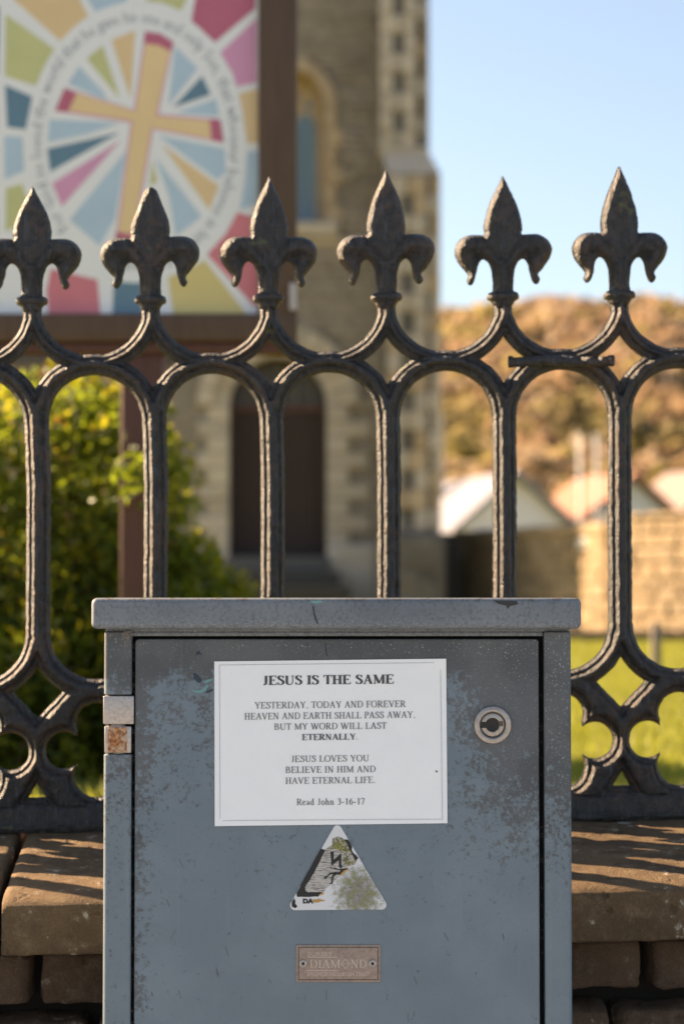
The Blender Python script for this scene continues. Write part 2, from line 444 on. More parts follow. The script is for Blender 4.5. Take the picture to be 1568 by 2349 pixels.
for k in range(-3, 9):
    near = -1 <= k <= 6
    st = 1.9 if near else 4.0
    cx = barx(k)
    plate('tracery_arch', tracery, (-P / 2, P / 2), (690, 960), st, st, hbar, cx, 1, fence, IRON, k)
    plate('baluster', tracery, (-P / 4, P / 4), (960, 1440), st * .85, 4.0, hbar, cx, 1, fence, IRON, k + 20)
    plate('tracery_base', tracery, (-P / 2, P / 2), (1440, 1832), st, st, hbar, cx, 1, fence, IRON, k + 40)
    sc, bl, asy = FIN[k]
    fo = plate('finial', finial_field(sc, bl, asy), (-124, 124), (382, 690), st * .95, st * .95, hfinial, cx, 1, fence, IRON, k + 60)
    fo.location.z = -FDZ.get(k, 0) * S
    fo.rotation_euler = (0, 0, random.Random(k).uniform(-.12, .12))
    wx = (cx + (cx - 784) * .015 - 8 - 784) * S
    fo.location.x = wx - wx * math.cos(fo.rotation_euler.z); fo.location.y = -wx * math.sin(fo.rotation_euler.z)
    # collar: a squared moulded ring
    cv, cf = [], []
    rings = [(670, 21, 20), (674, 27, 24), (677, 34, 30), (684, 36.5, 32), (690, 35, 31), (693, 28, 27), (699, 24, 25), (708, 19, 24)]
    nseg = 28
    for (v, a, b) in rings:
        for i in range(nseg):
            t = 2 * math.pi * i / nseg; ct, stt = math.cos(t), math.sin(t)
            q = (abs(ct) ** 3 + abs(stt) ** 3) ** (-1 / 3)
            w = 1 + .05 * noise.noise(Vector((ct * 1.5 + k * 3, stt * 1.5, v * .05)))
            cv.append((wx + a * q * ct * S * w, b * q * stt * S * w, fz(v) + noise.noise(Vector((ct * 2, stt * 2, k + .3))) * .0012))
    for r_ in range(len(rings) - 1):
        for i in range(nseg):
            a = r_ * nseg + i; b = r_ * nseg + (i + 1) % nseg
            cf.append((a, a + nseg, b + nseg, b))
    cf.append(tuple(range(nseg))); cf.append(tuple(reversed(range((len(rings) - 1) * nseg, len(rings) * nseg))))
    obj('collar', cv, cf, IRON, fence, smooth=True)

# bottom rail: stepped weathered flat
def rail():
    prof = [(-.024, 0), (-.026, .006), (-.026, .012), (-.023, .016), (-.020, .034), (-.014, .0425), (.014, .0425), (.020, .034), (.023, .016), (.026, .012), (.026, .006), (.024, 0)]
    x0, x1, n = -1.35, 1.6, 260
    v, f = [], []
    for i in range(n + 1):
        x = x0 + (x1 - x0) * i / n
        for j, (y, z) in enumerate(prof):
            w = noise.noise(Vector((x * 30, j * 3.1, .5))) * .0012 + noise.noise(Vector((x * 110, j * 2.3, 1.5))) * .0007
            v.append((x, y + (-abs(w) if y < 0 else abs(w)), z + w + (.0 if z else -.0)))
    L = len(prof)
    for i in range(n):
        for j in range(L):
            a = i * L + j; b = i * L + (j + 1) % L
            f.append((a, b, b + L, a + L))
    f.append(tuple(range(L))); f.append(tuple(reversed(range(n * L, n * L + L))))
    o = obj('bottom_rail', v, f, IRON, fence, smooth=False)
rail()
# splice bar bolted across two bays
def tube(mb, p0, p1, r, n=12, m=0):
    p0, p1 = Vector(p0), Vector(p1); d = (p1 - p0).normalized()
    a = d.orthogonal().normalized(); b = d.cross(a)
    s = len(mb.v)
    for p in (p0, p1):
        for i in range(n):
            t = 2 * math.pi * i / n; mb.v.append(tuple(p + a * math.cos(t) * r + b * math.sin(t) * r))
    for i in range(n):
        j = (i + 1) % n; mb.f.append((s + i, s + j, s + n + j, s + n + i)); mb.m.append(m)
    mb.f.append(tuple(s + i for i in reversed(range(n)))); mb.f.append(tuple(s + n + i for i in range(n))); mb.m += [m, m]
def fxp(px): return (px - 784) * S
sb = MB()
zb = fz(838); yb = -.0225
ptsb = [(1172, 2), (1200, 0), (1240, -2), (1285, -1), (1330, 2), (1370, 2), (1392, 1)]
for (a, da), (b, db) in zip(ptsb[:-1], ptsb[1:]):
    tube(sb, (fxp(a), yb, zb - da * S), (fxp(b + .5), yb, zb - db * S), 11.5 * S, 14)
spl = sb.build('splice_bar', IRON, fence, smooth=True)
for c_, w_ in ((1169, 5), (1401, 7)):
    nb = MB(); tube(nb, (fxp(c_ - w_), yb, zb), (fxp(c_ + w_), yb, zb), 13.5 * S, 6); nb.build('nut', IRON, spl)

climb(fence)
# ================================================================ STONE WALL
wall = empty('stone_wall', (0, FD, FZ0), (0, ROLL, YAW))
tag(wall, 'low brown sandstone retaining wall with thick sloping coping stones, under the iron railing', 'wall')
def rock(name, x0, x1, y0, y1, z0, z1, mat, parent, seed, n=(10, 5, 5), rnd=.18, amp=.006, fr=16, topslope=None):
    """irregular dressed block: rounded edges, pitted faces"""
    bm = bmesh.new(); bmesh.ops.create_cube(bm, size=2)
    bmesh.ops.subdivide_edges(bm, edges=[e for e in bm.edges if abs((e.verts[0].co - e.verts[1].co).x) > 1], cuts=n[0], use_grid_fill=True)
    bmesh.ops.subdivide_edges(bm, edges=[e for e in bm.edges if abs((e.verts[0].co - e.verts[1].co).y) > 1], cuts=n[1], use_grid_fill=True)
    bmesh.ops.subdivide_edges(bm, edges=[e for e in bm.edges if abs((e.verts[0].co - e.verts[1].co).z) > 1], cuts=n[2], use_grid_fill=True)
    hx, hy, hz = (x1 - x0) / 2, (y1 - y0) / 2, (z1 - z0) / 2
    r = rnd * min(hx, hy, hz) * 2
    for v in bm.verts:
        p = Vector((v.co.x * hx, v.co.y * hy, v.co.z * hz))
        inn = Vector((max(-hx + r, min(hx - r, p.x)), max(-hy + r, min(hy - r, p.y)), max(-hz + r, min(hz - r, p.z))))
        d = p - inn
        if d.length > 1e-9: p = inn + d.normalized() * min(r, d.length)
        w = p + Vector((seed * 3.7, seed * 1.3, 0))
        nn = d.normalized() if d.length > 1e-9 else p.normalized()
        p += nn * (noise.noise(w * fr) * amp + noise.noise(w * fr * 3.3) * amp * .45 + noise.noise(w * fr * 9) * amp * .2)
        if topslope and v.co.z > -.2: p.z += topslope(p.y + (y0 + y1) / 2) * (v.co.z + .2) / 1.2
        v.co = p + Vector(((x0 + x1) / 2, (y0 + y1) / 2, (z0 + z1) / 2))
    return bm_obj(name, bm, mat, parent, True)
# coping: back edge at the rail, falls towards the street
CF = 2.995 - FD                                            # local y of the coping's front
zt_f = Z(2056, 2.995) - FZ0; zb_f = Z(2179, 2.995) - FZ0
def slope(y):                                             # top surface height relative to the rail underside
    t = max(0, min(1, (y - CF) / (-.02 - CF)))
    return (zt_f * (1 - t) ** 1.12) - zt_f
for i, (a, b) in enumerate([(-3.0, -2.32), (-2.3, -1.62), (-1.604, -1.17), (-1.155, -.497), (-.486, .22), (.232, .97), (.982, 1.62), (1.635, 2.3), (2.315, 3.0)]):
    near = 3 <= i <= 6
    # coping length and joints: the joint left of the cabinet leans
    o = rock('coping_stone', a, b, CF, .16, zb_f, zt_f, COPING, wall, i + 1, (60 if near else 14, 16, 10), .11, .0028, 22, slope)
    if i in (2, 3):
        for v in o.data.vertices:
            if (i == 3 and v.co.x < a + .08) or (i == 2 and v.co.x > b - .08):
                v.co.x += (v.co.y + .10) * .38
# rubble courses below
rnd = random.Random(4)
zc = zb_f - .010
backing = box('wall_core', -3, 3, -.20, .13, -FZ0 + .0, zb_f + .01, GAPDARK, wall)
tops = zc; row = 0
def ls(px, D=3.04): return X(px, D)
rows = [[(-3, -2.6), (-2.59, -2.1), (-2.09, -1.6), (-1.59, -1.2), (-1.19, -.80), (-.79, ls(45)), (ls(60), ls(300)), (ls(315), .02), (.03, .30), (.31, ls(1472)), (ls(1492), .74), (.75, 1.1), (1.11, 1.5), (1.51, 1.9), (1.92, 2.4), (2.41, 3)],
        [(-3, -2.4), (-2.39, -1.9), (-1.88, -1.45), (-1.44, -1.0), (-.99, -.60), (-.59, ls(180)), (ls(192), -.1), (-.09, .2), (.21, ls(1395)), (ls(1405), .70), (.71, 1.0), (1.01, 1.4), (1.41, 2.0), (2.01, 2.5), (2.51, 3)],
        [(-3, -2.5), (-2.49, -2.0), (-1.99, -1.5), (-1.49, -1.05), (-1.04, -.7), (-.69, -.3), (-.29, .05), (.06, .4), (.41, .8), (.81, 1.2), (1.21, 1.6), (1.61, 2.2), (2.21, 3)]]
hs = [.083, .10, .09, .09, .08, .08]
zz = zc
for r_, h in enumerate(hs):
    for (a, b) in rows[r_ % 3]:
        if zz - h + FZ0 < 0: continue
        nearr = r_ < 2 and -1 < a < 1
        rock('stone', a, b, -.265 + rnd.uniform(-.008, .012), .05, zz - h + rnd.uniform(0, .006), zz - rnd.uniform(0.0, .005), WALLST, wall,
             rnd.random() * 50, (16, 4, 8) if nearr else (6, 2, 3), .16, .0065, 20)
    zz -= h + .012

climb(wall)
# ================================================================ CABINET
CD = 2.77
def cxp(px, D=CD): return X(px, D)
def czp(py, D=CD): return Z(py, D)
cab = empty('utility_cabinet', (0, CD, 0))
tag(cab, 'weathered blue-grey steel cabinet with round lock and overhanging cap, in front of the iron railing', 'cabinet')
CB = .19
z_top, z_cap = czp(1371.5), czp(1442)
XL, XR = cxp(239.5), cxp(1308)
# lower limit: legs stand on the pavement
def cbox(name, x0, x1, yf, yb_, z0, z1, mat, par=cab, bev=.002, seg=3):
    return box(name, x0, x1, yf, yb_, z0, z1, mat, par, bev, seg)
# cap with soft pressed corners
capo = cbox('cap', X(209.5, 2.745), X(1332, 2.745), -.025, .205, z_cap, z_top, CAP, cab, .0075, 5)
cbox('cap_underside', cxp(242), cxp(1305), .004, .185, z_cap - .004, z_cap + .012, CAP, cab, .001, 1)
cbox('carcass', XL + .006, XR - .006, .022, CB, 0.0, z_cap, BLACK, cab, .0, 1)
for a, b in ((XL, XL + .0045), (XR - .0045, XR)):
    pass
# side panels, rounded outer front edge: one folded stile each
def stile(name, x0, x1, z0, z1, outer):
    """folded sheet: front face plus return along the side"""
    r = .0065; prof = []
    s = -1 if outer == 'L' else 1
    xo, xi = (x0, x1) if outer == 'L' else (x1, x0)
    prof.append((xi, .020)); prof.append((xi, .0015)); prof.append((xi + s * .0015, 0))
    for j in range(7):
        t = math.pi / 2 * j / 6
        prof.append((xo - s * r + s * r * math.sin(t), r - r * math.cos(t)))
    prof.append((xo, CB)); prof.append((xo - s * .004, CB)); prof.append((xo - s * .004, .020))
    zs = [z0, z0 + .0012, z1 - .0012, z1]
    cx_, cy_ = (x0 + x1) / 2, .05
    v = []; f = []; L = len(prof)
    for q, z in enumerate(zs):
        k = .0011 if q in (0, 3) else 0
        for (x, y) in prof:
            v.append((x + (k if x < cx_ else -k) * (y < .019), y + (k if y < .01 else 0), z))
    for i in range(len(zs) - 1):
        for j in range(L):
            a = i * L + j; b = i * L + (j + 1) % L
            f.append((a, b, b + L, a + L) if outer == 'R' else (a, a + L, b + L, b))
    f.append(tuple(range(L)) if outer == 'L' else tuple(reversed(range(L))))
    f.append(tuple(reversed(range(3 * L, 4 * L))) if outer == 'L' else tuple(range(3 * L, 4 * L)))
    o = obj(name, v, f, PAINT, cab)
    for p in o.data.polygons:
        if abs(p.normal.z) < .5: p.use_smooth = True
    try: o.data.set_sharp_from_angle(angle=R(35))
    except Exception: pass
    return o
zh1, zh2, zh3, zh4 = czp(1595.5), czp(1661), czp(1666.5), czp(1729)
stile('stile', XL, cxp(303), zh1 + .001, z_cap - .004, 'L')
stile('stile', XL, cxp(303), .06, zh4 - .001, 'L')
stile('stile', cxp(1246), XR, .06, z_cap - .004, 'R')
box('side_return', XL, XL + .004, .02, CB, zh4 - .002, zh1 + .002, PAINT, cab)
cbox('top_rail', cxp(303) + .0005, cxp(1246) - .0005, .004, .03, czp(1459.5), z_cap - .004, CAP, cab, .0015, 2)
cbox('plinth', XL + .003, XR - .003, .012, CB, 0, .058, PAINT, cab, .002, 2)
# hinge
hin = cbox('hinge', cxp(239), cxp(308.5), -.0012, .02, zh2, zh1 - .0006, STEEL, cab, .0010, 2)
hp = MB(); tube(hp, (cxp(272), .010, zh4), (cxp(272), .010, zh2), .0095, 20)
hp.build('hinge_pin', STEEL, hin, True)
cbox('lower_leaf', cxp(241.5), cxp(302.5), .0010, .02, zh4 + .0008, zh3, STEEL, hin, .0012, 2)
cbox('rusty_plate', cxp(249), cxp(292.5), -.0006, .004, zh4 + .0016, zh3 - .0012, RUSTY, hin, .0004, 1)
# second hinge, out of frame below
zl = zh4 - .62
# door
zd1 = czp(1466)
def rounded_slab(name, x0, x1, z0, z1, yf, yb_, r, e, mat, par):
    outl = []
    for (cx_, cz_, a0) in ((x1 - r, z1 - r, 0), (x0 + r, z1 - r, 90), (x0 + r, z0 + r, 180), (x1 - r, z0 + r, 270)):
        for j in range(7):
            t = R(a0 + 15 * j); outl.append((cx_, cz_, math.cos(t), math.sin(t)))
    v = []; L = len(outl)
    rings = [(yb_, r), (yf + e, r)] + [(yf + e - e * math.sin(R(15 * j)), r - e + e * math.cos(R(15 * j))) for j in range(1, 7)]
    for (y, rr) in rings:
        for (cx_, cz_, c, s) in outl: v.append((cx_ + rr * c, y, cz_ + rr * s))
    f = []
    for i in range(len(rings) - 1):
        for j in range(L):
            a = i * L + j; b = i * L + (j + 1) % L
            f.append((a, b, b + L, a + L))
    f.append(tuple(range((len(rings) - 1) * L, len(rings) * L)))
    return obj(name, v, f, mat, par, smooth=True)
door = rounded_slab('door', cxp(311), cxp(1234), .075, zd1, .0015, .02, .0045, .0022, PAINT, cab)
# lock
def lathe(name, cx_, cz_, prof, mat, par, n=48, sq=None):
    v, f = [], []
    for (r, y) in prof:
        for i in range(n):
            t = 2 * math.pi * i / n; v.append((cx_ + r * math.cos(t), y, cz_ + r * math.sin(t)))
    for i in range(len(prof) - 1):
        for j in range(n):
            a = i * n + j; b = i * n + (j + 1) % n; f.append((a, b, b + n, a + n))
    o = obj(name, v, f, mat, par, smooth=True)
    try: o.data.set_sharp_from_angle(angle=R(40))
    except Exception: pass
    return o
lx, lz = cxp(1128), czp(1663)
u = CD / FPX
door_y = .0015
lock = lathe('lock', lx, lz, [(43 * u, .0016), (43.2 * u, -.0008), (41.5 * u, -.0025), (39 * u, -.0028), (37 * u, -.0034), (33 * u, -.0038), (31 * u, -.0032),
                              (29.5 * u, -.0020), (28.6 * u, .0006), (28.2 * u, .0014)], STEEL2, door)
lathe('lock_core', lx, lz, [(27.4 * u, .0014), (26.8 * u, .0006), (26 * u, .0003), (16.5 * u, .0003), (15.9 * u, .0006), (15.3 * u, .0013)], STEEL2, lock)
lathe('lock_gap', lx, lz, [(28.9 * u, -.0004), (27.0 * u, -.0003)], CAVITY_SHADE, lock)  # flat ring painted dark for the shaded gap round the core
lathe('keyhole', lx - 1.2 * u, lz + .5 * u, [(15.4 * u, .0002), (13 * u, .0010), (.0001, .0013)], CAVITY_SHADE, lock)
# keyway ears: left plate painted dark as recess shade, right one worn brass
mk = MB(); mk.box(lx - 26 * u, lx - 9 * u, .00005, .0014, lz - 7 * u, lz + 7 * u); mk.build('keyway', CAVITY_SHADE, lock)
mk = MB(); mk.box(lx + 15 * u, lx + 24 * u, .00015, .0014, lz - 3 * u, lz + 9 * u); mk.build('keyway', flat('worn_brass_wafer', (.10, .075, .055), .5, .3), lock)
# nameplate
nx0, nx1, nz0, nz1 = cxp(680), cxp(871.5), czp(2253), czp(2167.5)
npl = rounded_slab('nameplate', nx0, nx1, nz0, nz1, .0002, .0022, .0022, .0006, PLATE, door)
rec = MB(); e1, e2 = 4.6 * u, 6.6 * u
def frame(mb, x0, x1, z0, z1, w, y):
    mb.box(x0, x1, y, y + .0004, z1 - w, z1); mb.box(x0, x1, y, y + .0004, z0, z0 + w)
    mb.box(x0, x0 + w, y, y + .0004, z0 + w, z1 - w); mb.box(x1 - w, x1, y, y + .0004, z0 + w, z1 - w)
frame(rec, nx0 + e1, nx1 - e1, nz0 + e1, nz1 - e1, 1.6 * u, .00005)
rec.build('border_groove', CAVITY_SHADE, npl)
for px_ in (695.5, 853.5):
    rv = lathe('rivet', cxp(px_), czp(2210), [(9.5 * u, .0002), (8.5 * u, -.0012), (6 * u, -.0018), (3.6 * u, -.0014), (3.2 * u, .0006)], STEEL2, npl, 24)
    lathe('rivet_hole', cxp(px_), czp(2210), [(3.3 * u, -.0008), (.0001, .0002)], CAVITY_SHADE, rv, 16)

# ---------------------------------------------------------------- serif lettering
def glyphs(T, t):
    G = {}
    sr = .105
    def arcp(cx, cy, rx, ry, a0, a1, n=18, thick=True, flip=False):
        pts = []
        for i in range(n + 1):
            a = R(a0 + (a1 - a0) * i / n); w = t + (T - t) * (abs(math.cos(a)) ** 1.6 if thick else 0)
            pts.append((cx + rx * math.cos(a), cy + ry * math.sin(a), w))
        return pts
    def L_(x0, y0, x1, y1, w): return [(x0, y0, w), (x1, y1, w)]
    def ser(x, y, l=sr): return L_(x - l - .0, y, x + l, y, t)
    def stem(x, a=0, b=1, l=None): 
        l = l or sr + T * .3
        return [L_(x, a, x, b, T), ser(x, a + t / 2, l), ser(x, b - t / 2, l)]
    q = T * .5
    G['I'] = (.36, stem(.18)); G['H'] = (.76, stem(.17) + stem(.59) + [L_(.17, .5, .59, .5, t)])
    G['T'] = (.64, [L_(.32, 0, .32, 1, T), ser(.32, t / 2), L_(.03, .98, .61, .98, t), L_(.045, .99, .03, .78, t), L_(.595, .99, .61, .78, t)])
    G['E'] = (.64, stem(.17) + [L_(.17, .98, .56, .98, t), L_(.17, .02, .58, .02, t), L_(.17, .52, .44, .52, t), L_(.56, .99, .56, .80, t), L_(.58, .01, .61, .22, t), L_(.44, .62, .44, .42, t)])
    G['F'] = (.58, stem(.17) + [L_(.17, .98, .55, .98, t), L_(.17, .52, .42, .52, t), L_(.55, .99, .55, .80, t), L_(.42, .62, .42, .42, t)])
    G['L'] = (.62, stem(.17) + [L_(.17, .02, .56, .02, t), L_(.56, .01, .60, .24, t)])
    G['J'] = (.42, [L_(.25, .28, .25, 1, T), ser(.25, 1 - t / 2), [(.25, .3, T), (.24, .12, T * .8), (.16, .02, t * 1.3), (.08, .05, T * .8)]])
    G['U'] = (.76, [L_(.17, .3, .17, 1, T), ser(.17, 1 - t / 2), L_(.60, .3, .60, 1, t), ser(.60, 1 - t / 2),
                    [(.17, .32, T), (.19, .14, T * .9), (.27, .04, t * 1.6), (.38, .01, t * 1.2), (.50, .05, t * 1.2), (.58, .16, t), (.60, .32, t)]])
    G['D'] = (.76, stem(.17, l=sr * .8) + [arcp(.34, .5, .33, .48, -90, 90), L_(.1, .98, .34, .98, t), L_(.1, .02, .34, .02, t)])
    G['O'] = (.76, [arcp(.38, .5, .31, .50, 0, 360, 30)])
    G['P'] = (.58, stem(.17) + [arcp(.32, .73, .19, .25, -90, 90), L_(.1, .98, .33, .98, t), L_(.17, .48, .33, .48, t)])
    G['B'] = (.68, stem(.17, l=sr * .8) + [arcp(.32, .755, .18, .225, -90, 90), arcp(.33, .265, .24, .25, -90, 90), L_(.1, .98, .33, .98, t), L_(.17, .525, .33, .525, t), L_(.1, .02, .34, .02, t)])
    G['R'] = (.70, stem(.17) + [arcp(.32, .74, .19, .24, -90, 90), L_(.1, .98, .33, .98, t), L_(.17, .50, .33, .50, t), L_(.31, .50, .60, .02, T), ser(.63, t / 2, .07)])
    G['S'] = (.56, [[(.46, .80, t * 1.4), (.42, .92, t), (.29, .99, t), (.15, .93, T * .8), (.11, .78, T), (.17, .65, T), (.29, .55, T), (.42, .43, T), (.48, .27, T), (.43, .10, T * .8), (.28, .01, t), (.14, .06, t), (.08, .22, t * 1.4)],
                    L_(.47, .98, .47, .74, t), L_(.08, .28, .08, .02, t)])
    G['A'] = (.74, [L_(.12, 0, .37, .98, t * 1.2), L_(.36, 1, .61, 0, T), L_(.20, .34, .52, .34, t), ser(.12, t / 2), ser(.61, t / 2)])
    G['V'] = (.72, [L_(.12, 1, .38, 0, T), L_(.37, 0, .61, 1, t * 1.2), ser(.12, 1 - t / 2), ser(.61, 1 - t / 2)])
    G['W'] = (1.0, [L_(.10, 1, .32, 0, T), L_(.32, 0, .50, .95, t * 1.2), L_(.46, 1, .68, 0, T), L_(.68, 0, .90, 1, t * 1.2), ser(.10, 1 - t / 2), ser(.47, 1 - t / 2), ser(.90, 1 - t / 2, .09)])
    G['Y'] = (.72, [L_(.11, 1, .37, .45, T), L_(.37, .45, .61, 1, t * 1.2), L_(.37, 0, .37, .48, T), ser(.11, 1 - t / 2), ser(.61, 1 - t / 2), ser(.37, t / 2)])
    G['M'] = (.92, [L_(.15, 0, .15, 1, t * 1.1), L_(.15, 1, .46, .06, T), L_(.46, .06, .74, 1, t * 1.2), L_(.76, 0, .76, 1, T), ser(.15, t / 2), ser(.76, t / 2), ser(.10, 1 - t / 2, .07), ser(.82, 1 - t / 2, .07)])
    G['N'] = (.76, [L_(.15, 0, .15, 1, t * 1.1), L_(.15, 1, .60, .0, T), L_(.60, 0, .60, 1, t * 1.1), ser(.15, t / 2), ser(.09, 1 - t / 2, .08), ser(.60, 1 - t / 2)])
    G['.'] = (.30, [L_(.10, .07, .20, .07, .13)]); G[','] = (.30, [L_(.11, .07, .21, .07, .12), [(.20, .08, .06), (.18, -.05, .04), (.11, -.14, .02)]])
    G[' '] = (.32, []); G['-'] = (.40, [L_(.06, .33, .32, .33, t * 2)])
    G['1'] = (.50, [L_(.27, 0, .27, 1, T), ser(.27, t / 2), L_(.13, .86, .27, .98, t * 1.2)])
    G['7'] = (.50, [L_(.07, .96, .45, .96, T * .7), L_(.44, .95, .20, 0, T * .7), L_(.08, .96, .05, .78, t)])
    G['3'] = (.50, [[(.08, .82, t), (.14, .94, t * 1.2), (.25, .99, t), (.38, .90, T), (.37, .70, T), (.22, .56, t), (.40, .46, T), (.43, .26, T), (.34, .08, T * .8), (.20, .0, t), (.07, .06, T * .7)]])
    G['6'] = (.50, [arcp(.25, .31, .16, .31, 0, 360, 22), [(.10, .35, T), (.14, .65, T), (.26, .86, T * .7), (.42, 1.0, t)]])
    G['e'] = (.46, [arcp(.23, .33, .15, .33, 20, 320, 20), L_(.09, .37, .38, .37, t)])
    G['o'] = (.52, [arcp(.26, .33, .17, .33, 0, 360, 22)])
    G['a'] = (.47, [L_(.32, .08, .32, .50, T), [(.32, .48, T * .8), (.27, .63, t), (.17, .65, t), (.10, .54, T * .7)], [(.31, .40, t), (.14, .28, T * .7), (.10, .14, T), (.17, .03, t), (.31, .12, t)], L_(.32, .06, .41, .05, t)])
    G['d'] = (.53, [L_(.37, 0, .37, 1.02, T), ser(.32, 1.0, .06), ser(.41, t / 2, .06), arcp(.24, .33, .15, .33, 30, 330, 20)])
    G['h'] = (.54, [L_(.13, 0, .13, 1.02, T), ser(.09, 1.0, .05), ser(.13, t / 2, .1), [(.13, .48, t), (.23, .64, t * 1.4), (.36, .60, T * .8), (.39, .45, T), (.39, .0, T)], ser(.39, t / 2, .1)])
    G['n'] = (.54, [L_(.13, 0, .13, .66, T), ser(.09, .64, .05), ser(.13, t / 2, .1), [(.13, .48, t), (.23, .64, t * 1.4), (.36, .60, T * .8), (.39, .45, T), (.39, .0, T)], ser(.39, t / 2, .1)])
    return G
G_REG = glyphs(.115, .055); G_BOLD = glyphs(.19, .07)
def stroke(mb, pts, tf, m, y):
    """variable width flat ribbon; tf maps glyph units to (x, z)"""
    P2 = [Vector((p[0], p[1])) for p in pts]
    for i in range(len(P2) - 1):
        a, b = P2[i], P2[i + 1]; d = b - a
        if d.length < 1e-6: continue
        nn = Vector((-d.y, d.x)).normalized()
        wa, wb = pts[i][2] / 2, pts[i + 1][2] / 2
        if len(pts) > 2:
            e = d.normalized() * min(wa, wb) * .35; a = a - e; b = b + e
        q = [a + nn * wa, b + nn * wb, b - nn * wb, a - nn * wa]
        mb.poly([(tf(c)[0], y - (len(mb.f) % 7) * 2e-6, tf(c)[1]) for c in q], m)
def text(mb, s, x0, x1, zb, h, G, m=0, y=0.0, shear=0.0):
    tot = sum(G[c][0] for c in s); k = (x1 - x0) / tot
    x = x0
    for c in s:
        adv, st = G[c]
        for p in st:
            stroke(mb, p, lambda q, x=x: (x + q.x * k, zb + (q.x * k + x - x0) * shear + q.y * h), m, y)
        x += adv * k

# paper notice
pn = empty('paper_notice', (0, CD, 0))
tag(pn, 'white laminated paper notice headed JESUS IS THE SAME, stuck on the cabinet door', 'notice')
m = M('white_laminated_paper'); p = m.pos(); f = m.noise(25, 3, .5, vec=p); ff = m.noise(500, 3, vec=p); dk = m.noise(150, 2, .5, vec=m.map(p, (1, 1, 1), (3, 3, 8)))
c = m.mix(m.mul(m.step(dk, .775, .80), .6), m.mix(f, (.77, .79, .81), (.82, .84, .86)), (.08, .07, .09))
PAPER = m.done(c, .38, 0, m.bump(f, .6, .004), spec=.45)
INK = flat('printed_black_ink', (.055, .052, .060), .5); INK2 = flat('faded_grey_ink', (.105, .105, .12), .5)
LINE = flat('printed_hairline', (.30, .32, .36), .5)
cor = [(492, 1517.5), (1022, 1511), (1024.5, 1888.5), (494, 1895)]
NXp, NZp = 40, 28
pv, pf = [], []
def bil(s, t):
    a = Vector(cor[0]).lerp(Vector(cor[1]), s); b = Vector(cor[3]).lerp(Vector(cor[2]), s)
    return a.lerp(b, t)
def lift(s, t):
    return .0006 + .0005 * (1 + noise.noise(Vector((s * 5, t * 4, 2)))) + .0022 * math.exp(-((s - 1) ** 2 * 300 + (t) ** 2 * 200)) + .0012 * math.exp(-((s) ** 2 * 200 + (t - 1) ** 2 * 200))
for j in range(NZp + 1):
    for i in range(NXp + 1):
        q = bil(i / NXp, j / NZp); pv.append((cxp(q.x), door_y - lift(i / NXp, j / NZp), czp(q.y)))
for j in range(NZp):
    for i in range(NXp):
        a = j * (NXp + 1) + i; pf.append((a, a + NXp + 1, a + NXp + 2, a + 1))
n0 = len(pv)
pv += [(x, y + .0003, z) for x, y, z in pv[:n0]]
for j in range(NZp):
    for i in range(NXp):
        a = n0 + j * (NXp + 1) + i; pf.append((a, a + 1, a + NXp + 2, a + NXp + 1))
obj('sheet', pv, pf, PAPER, pn, smooth=True)
tx = MB(); YT = door_y - .0019
sh = .0122
def TL(s, X0, X1, yt, yb_, G, m):
    x0, x1 = cxp(477.1 + X0 * .357), cxp(477.1 + X1 * .357)
    zb_ = czp(1495.5 + yb_ * .357 + .012 * (X1 - X0) * .357 * 0.5 * .9); h = (yb_ - yt) * .357 * u
    text(tx, s, x0, x1, zb_, h, G, m, YT, sh * .9)
TL('JESUS IS THE SAME', 352, 1192, 150, 208, G_BOLD, 0)
TL('YESTERDAY, TODAY AND FOREVER', 300, 1268, 318, 359, G_REG, 1)
TL('HEAVEN AND EARTH SHALL PASS AWAY,', 234, 1330, 388, 429, G_REG, 1)
TL('BUT MY WORD WILL LAST', 424, 1146, 457, 497, G_REG, 1)
TL('ETERNALLY.', 603, 966, 527, 565, G_BOLD, 1)
TL('JESUS LOVES YOU', 534, 1034, 665, 705, G_REG, 1)
TL('BELIEVE IN HIM AND', 496, 1076, 735, 775, G_REG, 1)
TL('HAVE ETERNAL LIFE.', 497, 1076, 805, 845, G_REG, 1)
TL('Read John 3-16-17', 568, 1006, 942, 982, G_REG, 1)
tx.build('lettering', [INK, INK2], pn)
bl = MB()
def seg(a, b, w):
    A = Vector((cxp(a[0]), czp(a[1]))); B = Vector((cxp(b[0]), czp(b[1]))); d = (B - A).normalized(); nn = Vector((-d.y, d.x)) * w * u / 2
    bl.poly([(q.x, YT, q.y) for q in (A + nn, B + nn, B - nn, A - nn)])
ib = [(504, 1525.5), (1009, 1520), (1013, 1879), (506, 1882.5)]
for i in range(4): seg(ib[i], ib[(i + 1) % 4], .9)
bl.build('border_line', LINE, pn)
mkk = MB(); mkk.poly([(cxp(997), YT, czp(1768)), (cxp(999), YT, czp(1772)), (cxp(1003), YT, czp(1771)), (cxp(999.5), YT, czp(1767))]); mkk.build('ink_blot', INK, pn)

